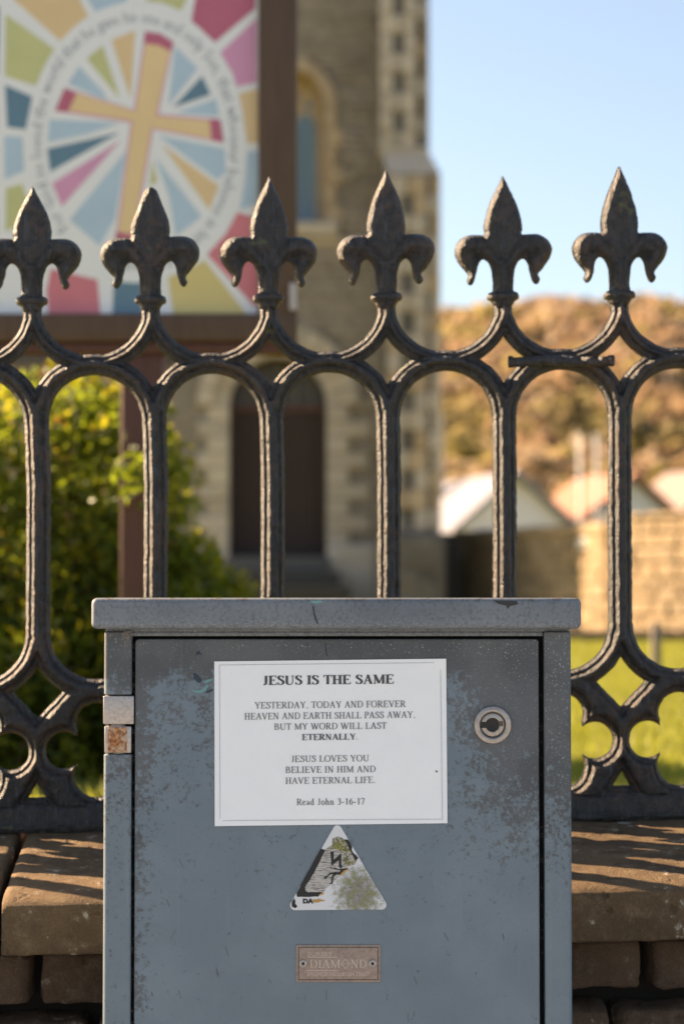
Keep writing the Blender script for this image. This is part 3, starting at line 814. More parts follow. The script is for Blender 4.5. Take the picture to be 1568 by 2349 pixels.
# warning sign: rounded triangle
ws = empty('warning_sign', (0, CD, 0))
tag(ws, 'worn white triangular danger sign with black lightning bolt and green lichen, below the paper notice', 'sign')
def T2(x, y): return (cxp(642.2 + x * .1755), czp(1871.7 + y * .1755))
def TP(x, y, yy): a = T2(x, y); return (a[0], yy, a[1])
cr = [(748, 178, 55), (1318, 1160, 62), (200, 1168, 62)]
outl = []
for i, (cx_, cy_, r_) in enumerate(cr):
    pr = cr[i - 1]; nxn = cr[(i + 1) % 3]
    a0 = math.atan2(-(cx_ - pr[0]), (cy_ - pr[1])) ; a1 = math.atan2(-(nxn[0] - cx_), (nxn[1] - cy_))
    # outward normals of the two edges meeting here
    def outn(p, q):
        d = Vector((q[0] - p[0], q[1] - p[1])).normalized(); n_ = Vector((d.y, -d.x))
        mid = Vector(((p[0] + q[0]) / 2, (p[1] + q[1]) / 2)); cen = Vector((755, 835))
        return n_ if (mid - cen).dot(n_) > 0 else -n_
    n1, n2 = outn(pr, (cx_, cy_)), outn((cx_, cy_), nxn)
    for j in range(9):
        n_ = n1.lerp(n2, j / 8).normalized(); outl.append((cx_ + n_.x * r_, cy_ + n_.y * r_))
m = M('white_vinyl_with_lichen'); p = m.pos(); o = m.sep(p)
fx = m.noise(380, 5, .75, vec=p); gx_ = m.noise(160, 4, .7, vec=p)
ce = T2(1020, 1010)
dx = m.math('DIVIDE', m.math('SUBTRACT', o[0], ce[0]), 300 * .1755 * u); dz = m.math('DIVIDE', m.math('SUBTRACT', o[2], ce[1]), 330 * .1755 * u)
rr = m.math('SQRT', m.add(m.mul(dx, dx, .8), m.mul(dz, dz, .75)))
reg = m.step(m.add(rr, m.mul(m.math('SUBTRACT', gx_, .5), 1.8)), 1.45, .3)
sp = m.step(m.add(m.mul(fx, .6), m.mul(gx_, .4), m.mul(reg, .30)), .58, .64)
c = m.mix(m.mul(sp, reg, .9), (.62, .63, .65), m.mix(m.step(gx_, .42, .55), (.15, .16, .03), m.mix(m.step(fx, .5, .6), (.20, .18, .16), (.035, .033, .03))))
WVINYL = m.done(c, .5, 0, m.bump(m.mul(sp, reg), .5, .0008))
m = M('lichen_grown_patch'); p = m.pos(); fx = m.noise(420, 5, .75, vec=p); gx_ = m.noise(120, 4, .7, vec=p)
LICH = m.done(m.mix(m.step(fx, .45, .56), m.mix(m.step(gx_, .45, .58), (.42, .40, .36), (.26, .27, .08)), m.mix(gx_, (.06, .05, .035), (.16, .15, .03))), .8, 0, m.bump(fx, .8, .001))
m = M('crazed_grey_vinyl'); p = m.pos(); st = m.noise(1, 4, .7, vec=m.map(p, (110, 110, 1300))); fx = m.noise(300, 5, .7, vec=p)
WORN = m.done(m.mix(m.step(st, .50, .62), m.mix(fx, (.40, .38, .35), (.50, .48, .46)), (.07, .066, .06)), .8)
m = M('cracked_black_vinyl'); p = m.pos(); st = m.noise(1, 4, .7, vec=m.map(p, (110, 110, 1300)))
BVIN = m.done(m.mix(m.step(st, .76, .82), (.010, .010, .011), (.12, .12, .11)), .6)
pl = MB(); yf = door_y - .0012
L = len(outl)
bv = [TP(x, y, yf) for x, y in outl] + [TP(748 + (x - 748) * 1.01, 700 + (y - 700) * 1.01, door_y + .0003) for x, y in outl]
bf = [tuple(range(L))] + [(i, i + L, (i + 1) % L + L, (i + 1) % L) for i in range(L)]
obj('plate', bv, bf, WVINYL, ws)
def decal(name, polys, mat, lay):
    mb = MB()
    for pts in polys: mb.poly([TP(x, y, yf - .00012 * lay) for x, y in pts])
    return mb.build(name, mat, ws)
rw = random.Random(8)
def rag(pts, amp=7, n=5):
    out = []
    for i in range(len(pts)):
        a, b = pts[i], pts[(i + 1) % len(pts)]
        for j in range(n):
            t = j / n; k = amp if j else amp * .4
            out.append((a[0] + (b[0] - a[0]) * t + rw.uniform(-k, k), a[1] + (b[1] - a[1]) * t + rw.uniform(-k, k)))
    return out
decal('faded_field', [rag([(690, 300), (760, 268), (835, 305), (900, 420), (1000, 580), (870, 690), (650, 910), (560, 1000), (330, 995), (310, 930), (560, 450), (680, 380)])], WORN, 1)
decal('lichen_patch', [rag([(680, 300), (760, 268), (835, 305), (900, 430), (1000, 590), (960, 640), (860, 650), (820, 600), (830, 480), (720, 430), (610, 430), (680, 380)])], LICH, 2)
decal('black_border', [rag([(535, 425), (590, 450), (450, 740), (330, 925), (335, 980), (365, 995), (555, 995), (500, 1055), (228, 1060), (215, 1015), (290, 870)], 3),
                       rag([(838, 312), (885, 306), (940, 400), (935, 450), (1022, 555), (985, 582), (925, 470)], 5)], BVIN, 2.2)
decal('black_corner', [rag([(188, 1070), (205, 1110), (203, 1150), (232, 1185), (195, 1205), (158, 1185), (155, 1130)], 4)], BVIN, 2.2)
decal('lightning_bolt', [[(655, 465), (702, 465), (702, 572), (800, 485), (800, 650), (822, 650), (795, 690), (755, 650), (768, 648), (768, 575), (672, 652)]], BVIN, 3)
decal('falling_figure', [[(684, 690), (715, 672), (745, 690), (770, 694), (885, 685), (880, 705), (845, 720), (820, 745), (780, 772), (745, 765), (700, 790), (690, 860), (685, 890), (640, 888), (668, 870), (672, 800), (690, 762), (650, 768), (620, 800), (590, 830), (572, 790), (610, 785), (650, 742), (710, 735), (775, 735), (790, 712), (750, 705)]], BVIN, 3)
RUSTV = flat('ochre_stain', (.45, .27, .09), .8)
decal('ochre_stain', [rag([(830, 710), (900, 685), (870, 720), (800, 775), (780, 772)], 7), rag([(540, 1005), (580, 1000), (560, 1030), (500, 1048)], 5), rag([(425, 1095), (520, 1085), (600, 1105), (500, 1130), (430, 1130)], 6)], RUSTV, 3.2)
def font_text(name, body, x, z, size, mat, parent, y, sx=1.0, align='LEFT', bold=0):
    cu = bpy.data.curves.new(name, 'FONT'); cu.body = body; cu.size = size; cu.align_x = align; cu.offset = bold
    cu.resolution_u = 2
    o = bpy.data.objects.new(name, cu); C.objects.link(o)
    o.rotation_euler = (R(90), 0, 0); o.location = (x, y, z); o.scale = (sx, 1, 1)
    dg = bpy.context.evaluated_depsgraph_get(); me = bpy.data.meshes.new_from_object(o.evaluated_get(dg)); bpy.data.objects.remove(o)
    me.materials.clear(); me.materials.append(mat)
    k = bpy.data.objects.new(name, me); C.objects.link(k); k.rotation_euler = (R(90), 0, 0); k.location = (x, y, z); k.scale = (sx, 1, 1)
    if parent: k.parent = parent
    return k
a = T2(300, 1140); font_text('lettering', 'DA', a[0], a[1], .0078, BVIN, ws, yf - .0006, 1.15, 'LEFT', .0005)
# nameplate lettering
nt = MB()
text(nt, 'DIAM', cxp(770 - 51), cxp(851), 0, .0001, G_BOLD, 0, 0) if False else None
def npx(x): return cxp(660.6 + x * .1463)
def npz(y): return czp(2147 + y * .1463)
text(nt, 'DIAM', npx(335), npx(822), npz(500), 125 * .1463 * u, G_REG, 0, 0)
text(nt, 'ND', npx(975), npx(1232), npz(500), 125 * .1463 * u, G_REG, 0, 0)
def nseg_(x0, y0, x1, y1, w=9):
    A = Vector((npx(x0), npz(y0))); B = Vector((npx(x1), npz(y1))); d = (B - A).normalized(); n_ = Vector((-d.y, d.x)) * w * .1463 * u / 2
    nt.poly([(q.x, 0, q.y) for q in (A + n_, B + n_, B - n_, A - n_)])
nseg_(305, 333, 778, 333, 12); nseg_(305, 541, 778, 541, 12); nseg_(820, 437, 975, 437)
for a_, b_ in (((898, 360), (955, 430)), ((955, 444), (898, 515)), ((898, 515), (840, 444)), ((840, 430), (898, 360))): nseg_(*a_, *b_)
nlo = nt.build('raised_lettering', PLATE_HI, npl); nlo.location = (0, .00002, 0)
font_text('raised_lettering', 'SURSEY', npx(305), npz(312), .0072 * 1.0, PLATE_HI, npl, .00002, 1.35)
font_text('raised_lettering', 'ENGINEERING Ltd', npx(310), npz(628), .0072, PLATE_HI, npl, .00002, .78)
font_text('raised_lettering', '01264 336677', npx(855), npz(628), .0072, PLATE_HI, npl, .00002, .82)

# paint chips, streaks and scraps on the cabinet
NAVY = flat('navy_paint_drip', (.012, .028, .055), .4); TEAL = flat('teal_paint_smear', (.13, .27, .28), .5); CREAM = flat('cream_lichen_fleck', (.36, .33, .27), .9)
def chip(name, pts, mat, par, yy):
    mb = MB()
    for pp in pts: mb.poly([(cxp(x), yy, czp(y)) for x, y in pp])
    mb.build(name, mat, par)
chip('paint_mark', [[(451, 1496), (457, 1492), (464, 1503), (458, 1501), (449, 1503)], [(444, 1545), (450, 1543), (458, 1552), (464, 1560), (460, 1568), (450, 1562), (444, 1556)],
                    [(470, 1590), (478, 1584), (489, 1580), (489, 1584), (478, 1590)]], NAVY, door, .0012)
chip('paint_mark', [[(746, 1475), (748, 1475), (748.5, 1490), (751, 1505), (748.5, 1506), (746, 1492)]], NAVY, door, .0012)
chip('paint_mark', [[(438, 1581), (450, 1584), (462, 1583), (470, 1577), (476, 1570), (480, 1572), (474, 1582), (464, 1589), (450, 1590)], [(466, 1566), (474, 1560), (488, 1556), (488, 1560), (476, 1566)]], TEAL, door, .0011)
chip('paint_mark', [[(717, 1390), (720, 1389), (722, 1405), (728, 1424), (731, 1432), (727, 1430), (720, 1412)]], NAVY, cab, -.0255 + .0)
chip('paint_mark', [[(712, 1378), (735, 1377), (741, 1380), (728, 1385), (716, 1383)]], TEAL, cab, -.0256)
chip('paint_mark', [[(1128, 1377), (1180, 1378), (1184, 1386), (1165, 1390), (1160, 1397), (1156, 1389), (1138, 1385)]], flat('black_stain', (.03, .028, .03), .7), cab, -.0256)
rc = random.Random(3); fl = []
for i in range(60):
    x = rc.uniform(318, 1228); y = 1470 + abs(rc.gauss(0, 13)) + 4; s_ = rc.uniform(.5, 1.8)
    fl.append([(x - s_ * rc.uniform(.6, 2), y), (x, y - s_), (x + s_ * rc.uniform(.6, 2), y + .2), (x, y + s_ * .8)])
chip('lichen_fleck', fl, CREAM, door, .0011); C.objects[-1]['kind'] = 'stuff'
sc_ = []
for i in range(26):
    x = rc.uniform(330, 1225); y = rc.uniform(1930, 2340); l = rc.uniform(6, 26); a = rc.gauss(0, .35)
    dx_, dy_ = l * math.sin(a), l * math.cos(a); w = rc.uniform(.4, 1.0)
    sc_.append([(x - w, y), (x + w, y), (x + dx_ + w, y + dy_), (x + dx_ - w, y + dy_)])
SCR = flat('dull_scratch', (.105, .098, .09), .8)
chip('scratch', sc_, SCR, door, .0012); C.objects[-1]['kind'] = 'stuff'
# cobweb clump under the cap
WEB = flat('dusty_cobweb', (.28, .25, .23), .9)
wb = MB(); rb = random.Random(5)
for i in range(80):
    x = 292 + rb.gauss(0, 5); y = 1446 + abs(rb.gauss(0, 13)); a = rb.uniform(0, 3.14); l = rb.uniform(3, 10)
    tube(wb, (cxp(x), -.001 - rb.uniform(0, .003), czp(y)), (cxp(x + l * math.cos(a)), -.001 - rb.uniform(0, .003), czp(y + l * math.sin(a))), .00022, 3)
for i in range(70):
    y = rb.uniform(1466, 2349); side = rb.choice((307, 307, 307, 1240)); a = rb.uniform(-1, 1)
    tube(wb, (cxp(side - 3.6), .002, czp(y)), (cxp(side + 3.6), .001, czp(y + 6 * a)), .00010, 3)
w_ = wb.build('cobweb', WEB, cab); w_['kind'] = 'stuff'

# ================================================================ NOTICE BOARD
ND = 6.4
def nX(px, D=ND): return X(px, D)
def nZ(py, D=ND): return Z(py, D)
def wood(name, c0, c1):
    m = M(name); p = m.pos(); g1 = m.noise(1, 5, .6, vec=m.map(p, (70, 70, 5)), dist=.6); g2 = m.noise(1, 5, .6, vec=m.map(p, (5, 70, 70)))
    return m.done(m.mix(g1, c0, c1), .7, 0, m.bump(g1, .5, .002))
WOODP = wood('weathered_brown_timber', (.045, .024, .014), (.13, .080, .052))
WOODR = wood('red_brown_stained_timber', (.060, .022, .016), (.12, .050, .036))
nb_ = empty('notice_board', (0, ND, LAWN_Z))
tag(nb_, 'timber framed church notice board with a coloured stained-glass cross poster, behind the railing', 'notice board')
zo = LAWN_Z
PLX = nX(-640)
def nbx(name, x0, x1, y0, y1, z0, z1, mat, bev=.006, par=nb_): return box(name, x0, x1, y0, y1, z0 - zo, z1 - zo, mat, par, bev, 2)
nbx('post', nX(592), nX(680), -.03, .07, nZ(790), nZ(-340), WOODP)
nbx('post', PLX - .11, PLX, -.03, .07, nZ(790), nZ(-340), WOODP)
nbx('rail', PLX - .11, nX(680), -.034, .07, nZ(786), nZ(722), WOODP)
nbx('rail', PLX - .10, nX(676), -.015, .06, nZ(812), nZ(786) - .001, WOODR)
nbx('rail', PLX - .11, nX(680), -.034, .07, nZ(-340), nZ(-400), WOODP)
nbx('support_post', nX(276), nX(372), .0, .13, LAWN_Z - .1, nZ(812), WOODR)
nbx('support_post', nX(-560), nX(-462), .0, .13, LAWN_Z - .1, nZ(812), WOODR)
nbx('backboard', PLX, nX(592), .02, .05, nZ(722), nZ(-340), WOODR, 0)
cat = MB(); cat.box(nX(664), nX(680), -.045, -.03, nZ(715) - zo, nZ(655) - zo); cat.build('catch', STEEL, nb_)
# poster panel
PW = flat('poster_white', (.76, .78, .80), .45, var=.04, scale=6)
pcol = {'w': PW, 'b': flat('poster_pale_blue', (0.425, 0.562, 0.688), .45, var=.10, scale=8), 'o': flat('poster_sand', (0.7, 0.525, 0.288), .45, var=.10, scale=8),
        'g': flat('poster_lime', (0.525, 0.537, 0.25), .45, var=.10, scale=8), 'r': flat('poster_red', (0.6, 0.188, 0.225), .45, var=.12, scale=8),
        'c': flat('poster_crimson', (0.475, 0.125, 0.2), .45, var=.12, scale=8), 'p': flat('poster_pink', (0.625, 0.3, 0.475), .45, var=.10, scale=8),
        't': flat('poster_teal', (0.112, 0.213, 0.3), .45, var=.12, scale=8), 'k': flat('poster_text_ink', (.24, .27, .32), .5),
        'y': flat('poster_gold', (0.75, 0.562, 0.3), .45, var=.08, scale=8), 's': flat('poster_straw', (0.625, 0.525, 0.213), .45, var=.10, scale=8)}
keys = list(pcol)
poster = box('poster', PLX + .004, nX(590), .010, .020, nZ(721) - zo, nZ(-338) - zo, PW, nb_)
pm = MB()
def PP(x, y, lay): return (nX(x * .5003), .010 - .0006 * lay, nZ(y * .5003) - zo)
def pane(col, pts, lay=1): pm.poly([PP(x, y, lay) for x, y in pts], keys.index(col))
EC = (615, 650); RO = (505, 645); RI = (418, 530)
def ell(a, r): return (EC[0] + r[0] * math.cos(R(a)), EC[1] - r[1] * math.sin(R(a)))
# outer panes between the ring and the frame
outer = [('b', [(5, 620), (90, 625), (100, 780), (10, 820)]), ('g', [(15, 860), (90, 840), (130, 960), (105, 1010), (15, 1060)]), ('t', [(8, 385), (135, 440), (105, 590), (20, 580)]),
         ('g', [(8, 60), (250, 230), (170, 395), (8, 345)]), ('o', [(20, -30), (340, -30), (400, 85), (280, 200)]), ('o', [(20, -30), (-40, -500), (260, -500), (340, -30)]), ('b', [(370, -30), (590, -30), (560, 8), (430, 55)]),
         ('b', [(290, -500), (600, -500), (590, -30), (370, -30)]), ('g', [(655, -30), (860, -30), (820, 45), (740, 10), (660, 0)]), ('p', [(640, -500), (960, -500), (860, -30), (655, -30)]),
         ('c', [(895, -60), (1172, -100), (1165, 35), (980, 190), (870, 95)]), ('o', [(990, -500), (1175, -500), (1172, -130), (900, -80)]), ('p', [(1172, 80), (1172, 375), (1080, 395), (1060, 330), (1000, 240)]),
         ('o', [(1090, 425), (1176, 405), (1180, 650), (1130, 655), (1110, 540)]), ('b', [(1130, 690), (1182, 690), (1184, 930), (1095, 960), (1120, 820)]),
         ('r', [(1085, 970), (1182, 1000), (1182, 1400), (1160, 1400), (945, 1165), (1030, 1070)]), ('s', [(935, 1190), (1130, 1440), (790, 1440), (765, 1270), (860, 1230)]),
         ('t', [(515, 1290), (650, 1290), (665, 1440), (510, 1440)]), ('r', [(225, 1230), (440, 1280), (455, 1440), (215, 1440), (205, 1330)]), ('w', [(10, 1250), (150, 1280), (130, 1420), (10, 1420)]),
         ('r', [(-300, 620), (-30, 620), (-30, 820), (-300, 900)]), ('p', [(-300, 300), (-30, 380), (-25, 590), (-300, 590)]), ('y', [(-300, 930), (-30, 850), (-20, 1080), (-300, 1200)]), ('t', [(-300, -100), (-20, 30), (-25, 340), (-300, 260)]),
         ('b', [(-300, 1230), (-30, 1110), (-25, 1420), (-300, 1420)]), ('g', [(-900, -300), (-340, -120), (-340, 260), (-900, 200)]), ('c', [(-900, 240), (-340, 300), (-340, 600), (-900, 600)]), ('b', [(-900, 640), (-340, 640), (-340, 900), (-900, 1000)]), ('o', [(-900, 1050), (-340, 930), (-340, 1420), (-900, 1420)])]
for c_, pts in outer: pane(c_, pts)
# ring and inner disc (white) above the outer panes
pm.poly([PP(*ell(a, RO), 1.6) for a in range(0, 360, 6)][::-1], keys.index('w'))
inner = [('b', [(300, 380), (350, 300), (465, 420), (480, 460)]), ('g', [(385, 265), (460, 205), (540, 450)]), ('o', [(500, 180), (610, 135), (600, 300), (590, 450)]), ('b', [(795, 210), (900, 310), (765, 480)]), ('b', [(540, 560), (215, 545), (208, 650), (400, 610)]),
         ('t', [(785, 490), (920, 345), (960, 430)]), ('b', [(800, 515), (985, 450), (1000, 530)]), ('b', [(720, 620), (1025, 680), (1030, 790), (990, 820)]), ('o', [(735, 660), (1000, 850), (955, 960)]),
         ('t', [(205, 680), (540, 605), (220, 785)]), ('p', [(228, 840), (545, 640), (275, 945)]), ('b', [(570, 690), (310, 1005), (450, 1125), (520, 1000)]), ('g', [(690, 730), (715, 830), (680, 850)]), ('b', [(705, 720), (920, 990), (800, 1080), (770, 900)])]
for c_, pts in inner: pane(c_, pts, 2.2)
cross_o = [(655, 140), (725, 150), (790, 190), (718, 520), (1005, 545), (1022, 652), (695, 590), (600, 1150), (515, 1150), (590, 560), (240, 505), (285, 400), (605, 500)]
def shrink(pts, d):
    cxm = 650; cym = 560; out = []
    L = len(pts)
    for i in range(L):
        a, b, c_ = Vector(pts[i - 1]), Vector(pts[i]), Vector(pts[(i + 1) % L])
        n1 = Vector((-(b - a).y, (b - a).x)).normalized(); n2 = Vector((-(c_ - b).y, (c_ - b).x)).normalized()
        mm = (n1 + n2).normalized(); k = d / max(.4, mm.dot(n1)); out.append((b.x + mm.x * k, b.y + mm.y * k))
    return out
def cpane(col, pts, lay): pm.poly([PP(x, y, lay) for x, y in pts], keys.index(col))
# split the concave cross into convex pieces
def cross(col, lay, e):
    cpane(col, [(655 + e, 140 + e), (725, 150 + e), (788 - e, 190 + e), (718 - e, 520), (695 - e, 590), (590 + e, 560), (605 + e, 500)], lay)
    cpane(col, [(695 - e, 590), (600 - e, 1150), (515 + e, 1150), (590 + e, 560)], lay)
    cpane(col, [(605 + e, 500 + e), (590 + e, 560 - e), (240 + e, 505 - e), (285 + e, 400 + e)], lay)
    cpane(col, [(718 - e, 520 + e), (1005 - e, 545 + e), (1020 - e, 652 - e), (695 - e, 590 - e)], lay)
cross('p', 2.8, 0); cross('y', 3.4, 8)
cpane('c', [(655, 140), (725, 150), (788, 190), (778, 235), (720, 205), (650, 195)], 4.0)
cpane('c', [(285, 400), (340, 425), (300, 512), (240, 505)], 4.0)
cpane('c', [(955, 543), (1005, 545), (1022, 652), (965, 640)], 4.0)
cpane('c', [(525, 1060), (610, 1075), (600, 1150), (515, 1150)], 4.0)
des = pm.build('printed_design', [pcol[k] for k in keys], poster)
# verse round the ring
verse = 'For God so loved the world that he gave his one and only Son, that whoever believes in him shall not perish'
cu = bpy.data.curves.new('t', 'FONT'); cu.size = .052; cu.resolution_u = 1; cu.body = verse
to = bpy.data.objects.new('t', cu); C.objects.link(to)
me = bpy.data.meshes.new_from_object(to.evaluated_get(bpy.context.evaluated_depsgraph_get())); bpy.data.objects.remove(to)
RM = ((RO[0] + RI[0]) / 2 * .5003 * ND / FPX, (RO[1] + RI[1]) / 2 * .5003 * ND / FPX)
ec = PP(EC[0], EC[1], 2.4)
wmax = max(v.co.x for v in me.vertices)
for v in me.vertices:
    ang = R(225) - (v.co.x / wmax) * R(330)
    r_ = v.co.y - .018
    v.co = Vector((ec[0] + (RM[0] + r_) * math.cos(ang), ec[1], ec[2] + (RM[1] + r_) * math.sin(ang)))
me.materials.append(pcol['k'])
lo = bpy.data.objects.new('verse_lettering', me); C.objects.link(lo); lo.parent = poster

# ================================================================ SHRUB
def leafmat(name, c0, c1, tc):
    m = M(name); g_ = m.n('ShaderNodeNewGeometry')
    ri = g_.outputs['Random Per Island']
    c = m.mix(ri, c0, c1)
    return m.done(c, .45, 0, spec=.4, transl=.5, tcol=m.mix(ri, tc, tuple(x * 1.35 for x in tc)))
LEAF = [leafmat('green_leaf', (.058, .092, .014), (.098, .132, .018), (.22, .27, .016)), leafmat('young_yellow_green_leaf', (.11, .14, .014), (.17, .18, .018), (.40, .37, .018)), leafmat('dull_old_leaf', (.10, .065, .02), (.06, .055, .02), (.22, .13, .02))]
def leaf_quads(mb, c, d, nrm, l, w, m):
    s = d.cross(nrm).normalized()
    b = c; t = c + d * l; mid = c + d * l * .5
    mb_pts = [b, mid + s * w * .5 + nrm * w * .12, t, mid - s * w * .5 + nrm * w * .12]
    n = len(mb.v); mb.v += [tuple(q) for q in mb_pts]
    mb.f += [(n, n + 1, n + 2), (n, n + 2, n + 3)]; mb.m += [m, m]
shr = empty('evergreen_shrub', (X(150, 7.1), 7.1, LAWN_Z))
tag(shr, 'bushy evergreen shrub with small glossy yellow-green leaves, growing behind the notice board post', 'shrub')
base = shr.location.copy()
rs = random.Random(11)
ells = [(110, 1240, 7.15, .50, .50, .60), (330, 1540, 6.95, .43, .42, .42), (300, 1420, 7.0, .36, .36, .30), (40, 1600, 6.9, .55, .5, .45), (-260, 1250, 7.2, .55, .5, .62), (-350, 1600, 7.0, .6, .5, .45), (140, 1640, 6.75, .50, .30, .34), (-60, 1640, 6.7, .5, .3, .34), (250, 1150, 7.1, .29, .35, .40), (330, 1450, 7.05, .36, .4, .28), (-650, 1450, 7.2, .6, .5, .6)]
fol = MB(); singles = []
def rdir(r): 
    z = r.uniform(-1, 1); a = r.uniform(0, 6.283); q = math.sqrt(1 - z * z); return Vector((q * math.cos(a), q * math.sin(a), z))
for (px_, py_, D_, rx, ry, rz) in ells:
    cc = PT(px_, py_, D_)
    nt_ = int(1150 * (rx * ry * rz / .125) ** .67)
    for i in range(nt_):
        d = rdir(rs); lump = 1 + .13 * noise.noise(Vector((d.x * 3 + px_, d.y * 3, d.z * 3)))
        rad = lump * (rs.random() ** .28) * 1.0
        q = cc + Vector((d.x * rx, d.y * ry, d.z * rz)) * rad
        if q.z < LAWN_Z: continue
        if abs(q.x - (nX(324) + .0)) < .075 and 6.36 < q.y < 6.56: continue
        tip = Vector((d.x, d.y, d.z + .5)).normalized()
        young = rad > .93 and rs.random() < .55
        for j in range(rs.randint(5, 8)):
            ld = (tip * .5 + rdir(rs)).normalized(); nn = ld.cross(rdir(rs)).normalized()
            mm = 1 if young else (2 if rs.random() < .08 else 0)
            l = rs.uniform(.030, .052)
            loc = q + rdir(rs) * .022
            if q.y < cc.y - ry * .55 and rad > .8 and rs.random() < .02 and len(singles) < 160 and -20 < px_: singles.append((loc, ld, nn, l, mm)); continue
            leaf_quads(fol, loc - base, ld, nn, l, l * .5, mm)
# a spray of leaves reaching in front of the post
for i in range(80):
    q = PT(rs.gauss(290, 34), rs.gauss(1095, 34), rs.uniform(6.30, 6.38)); ld = (Vector((.7, -.2, .3)) + rdir(rs)).normalized()
    leaf_quads(fol, q - base, ld, ld.cross(rdir(rs)).normalized(), .042, .022, 0)
fo = fol.build('foliage', LEAF, shr); fo['kind'] = 'stuff'
for loc, ld, nn, l, mm in singles:
    lm = MB(); leaf_quads(lm, loc - base, ld, nn, l * 1.15, l * .6, 0); lm.build('leaf', LEAF[mm], shr)
stm = MB()
BARK = flat('grey_brown_bark', (.05, .038, .028), .9)
for i in range(26):
    a = rs.uniform(0, 6.28); s0 = Vector((rs.uniform(-.5, .3), rs.uniform(-.1, .2), 0)); e = s0 + Vector((rs.uniform(-.5, .35), rs.uniform(-.3, .2), rs.uniform(.6, 1.05)))
    pr = s0
    for j in range(1, 5):
        nx_ = s0.lerp(e, j / 4) + rdir(rs) * .03; tube(stm, pr, nx_, .012 * (1.1 - j / 5), 6); pr = nx_
stm.build('stems', BARK, shr)['kind'] = 'stuff'

# ================================================================ CHURCH
KD = 30.0
def kX(px, D=KD): return X(px, D)
def kZ(py, D=KD): return Z(py, D)
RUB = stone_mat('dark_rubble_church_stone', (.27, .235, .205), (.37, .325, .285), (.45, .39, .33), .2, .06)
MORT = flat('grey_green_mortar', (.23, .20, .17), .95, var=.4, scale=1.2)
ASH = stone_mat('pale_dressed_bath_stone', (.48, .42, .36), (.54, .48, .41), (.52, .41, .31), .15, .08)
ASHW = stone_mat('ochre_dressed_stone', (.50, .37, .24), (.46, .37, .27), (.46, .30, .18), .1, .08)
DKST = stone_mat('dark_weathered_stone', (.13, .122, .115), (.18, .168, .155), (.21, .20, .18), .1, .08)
church = empty('stone_church', (0, KD, LAWN_Z))
tag(church, 'tall rubble stone church tower with pale dressed quoins, lancet window and arched oak door', 'church')
def kbox(name, x0, x1, y0, y1, z0, z1, mat, par=church, bev=0.0): return box(name, x0, x1, y0, y1, z0 - LAWN_Z, z1 - LAWN_Z, mat, par, bev, 1, False)
TOPZ = kZ(-900)
# main wall with real openings (built as a ring of boxes plus arch infill)
DO = (637, 930, 113); 
def arch_pts(cx, cy, r, a0=0, a1=180, n=20, pointed=1.0): return [(cx + r * math.cos(R(a0 + (a1 - a0) * i / n)), cy - r * pointed * math.sin(R(a0 + (a1 - a0) * i / n))) for i in range(n + 1)]
WX0 = 400
def wall_with_arch(name, x0, x1, zt, zb, openings, yf, yb, mat, par):
    """vertical wall strip with arched openings: openings = (cx, spring, r, bottom, pointed)"""
    mb = MB()
    def pt(px, py, y): return (kX(px), y, kZ(py) - LAWN_Z)
    xs = x0
    for (cx, spr, r, bot, po) in sorted(openings):
        mb.box(kX(xs), kX(cx - r), yf, yb, kZ(zb) - LAWN_Z, kZ(zt) - LAWN_Z)
        ap = arch_pts(cx, spr, r, 180, 0, 24, po)
        for (a, b) in zip(ap[:-1], ap[1:]):
            mb.poly([pt(a[0], a[1], yf), pt(b[0], b[1], yf), pt(b[0], zt, yf), pt(a[0], zt, yf)])
            mb.poly([pt(a[0], a[1], yb), pt(b[0], b[1], yb), pt(b[0], b[1], yf), pt(a[0], a[1], yf)])
        if bot < zb: mb.box(kX(cx - r), kX(cx + r), yf, yb, kZ(zb) - LAWN_Z, kZ(bot) - LAWN_Z)
        xs = cx + r
    mb.box(kX(xs), kX(x1), yf, yb, kZ(zb) - LAWN_Z, kZ(zt) - LAWN_Z)
    return mb.build(name, mat, par)
wall_lo = wall_with_arch('wall', WX0, 985, 640, 1400, [(637, 930, 113, 1300, 1.0)], .0, .6, MORT, church)
wall_hi = wall_with_arch('wall', WX0, 985, -120, 640, [(668, 250, 78, 515, 1.15)], .0, .6, MORT, church)
kbox('wall', kX(WX0), kX(985), .0, .6, kZ(-120), TOPZ, MORT)
kbox('wall', kX(WX0), kX(985), .75, 5, LAWN_Z - .3, TOPZ, MORT)
wall_lo.parent = church
# rubble facing stones
stone_proto = []
for i in range(8):
    r_ = random.Random(i + 70)
    bm = bmesh.new(); bmesh.ops.create_cube(bm, size=1)
    for v in bm.verts:
        v.co.x += r_.uniform(-.05, .05) if abs(v.co.y + .5) < .01 else 0; v.co.z += r_.uniform(-.08, .08)
    bmesh.ops.bevel(bm, geom=[e for e in bm.edges if all(v.co.y < 0 for v in e.verts)], offset=.1, segments=1, affect='EDGES')
    me = bpy.data.meshes.new('stone'); bm.to_mesh(me); bm.free(); me.materials.append(RUB); stone_proto.append(me)
rk = random.Random(21); count = 0; extra = MB()
def blocked(a, b, y):
    if y > 1390: return True
    def hit(c0, c1): return a < c1 and b > c0
    r_door = 116
    if y > 740 and hit(637 - 180, 637 + 180):
        if y > 930: return True
        w = math.sqrt(max(0, 185 ** 2 - (930 - y) ** 2)); return hit(637 - w, 637 + w)
    if 130 < y < 545:
        w = 105 if y > 250 else math.sqrt(max(0, 108 ** 2 - ((250 - y) / 1.15) ** 2)); return hit(668 - w, 668 + w)
    return False
y = -60
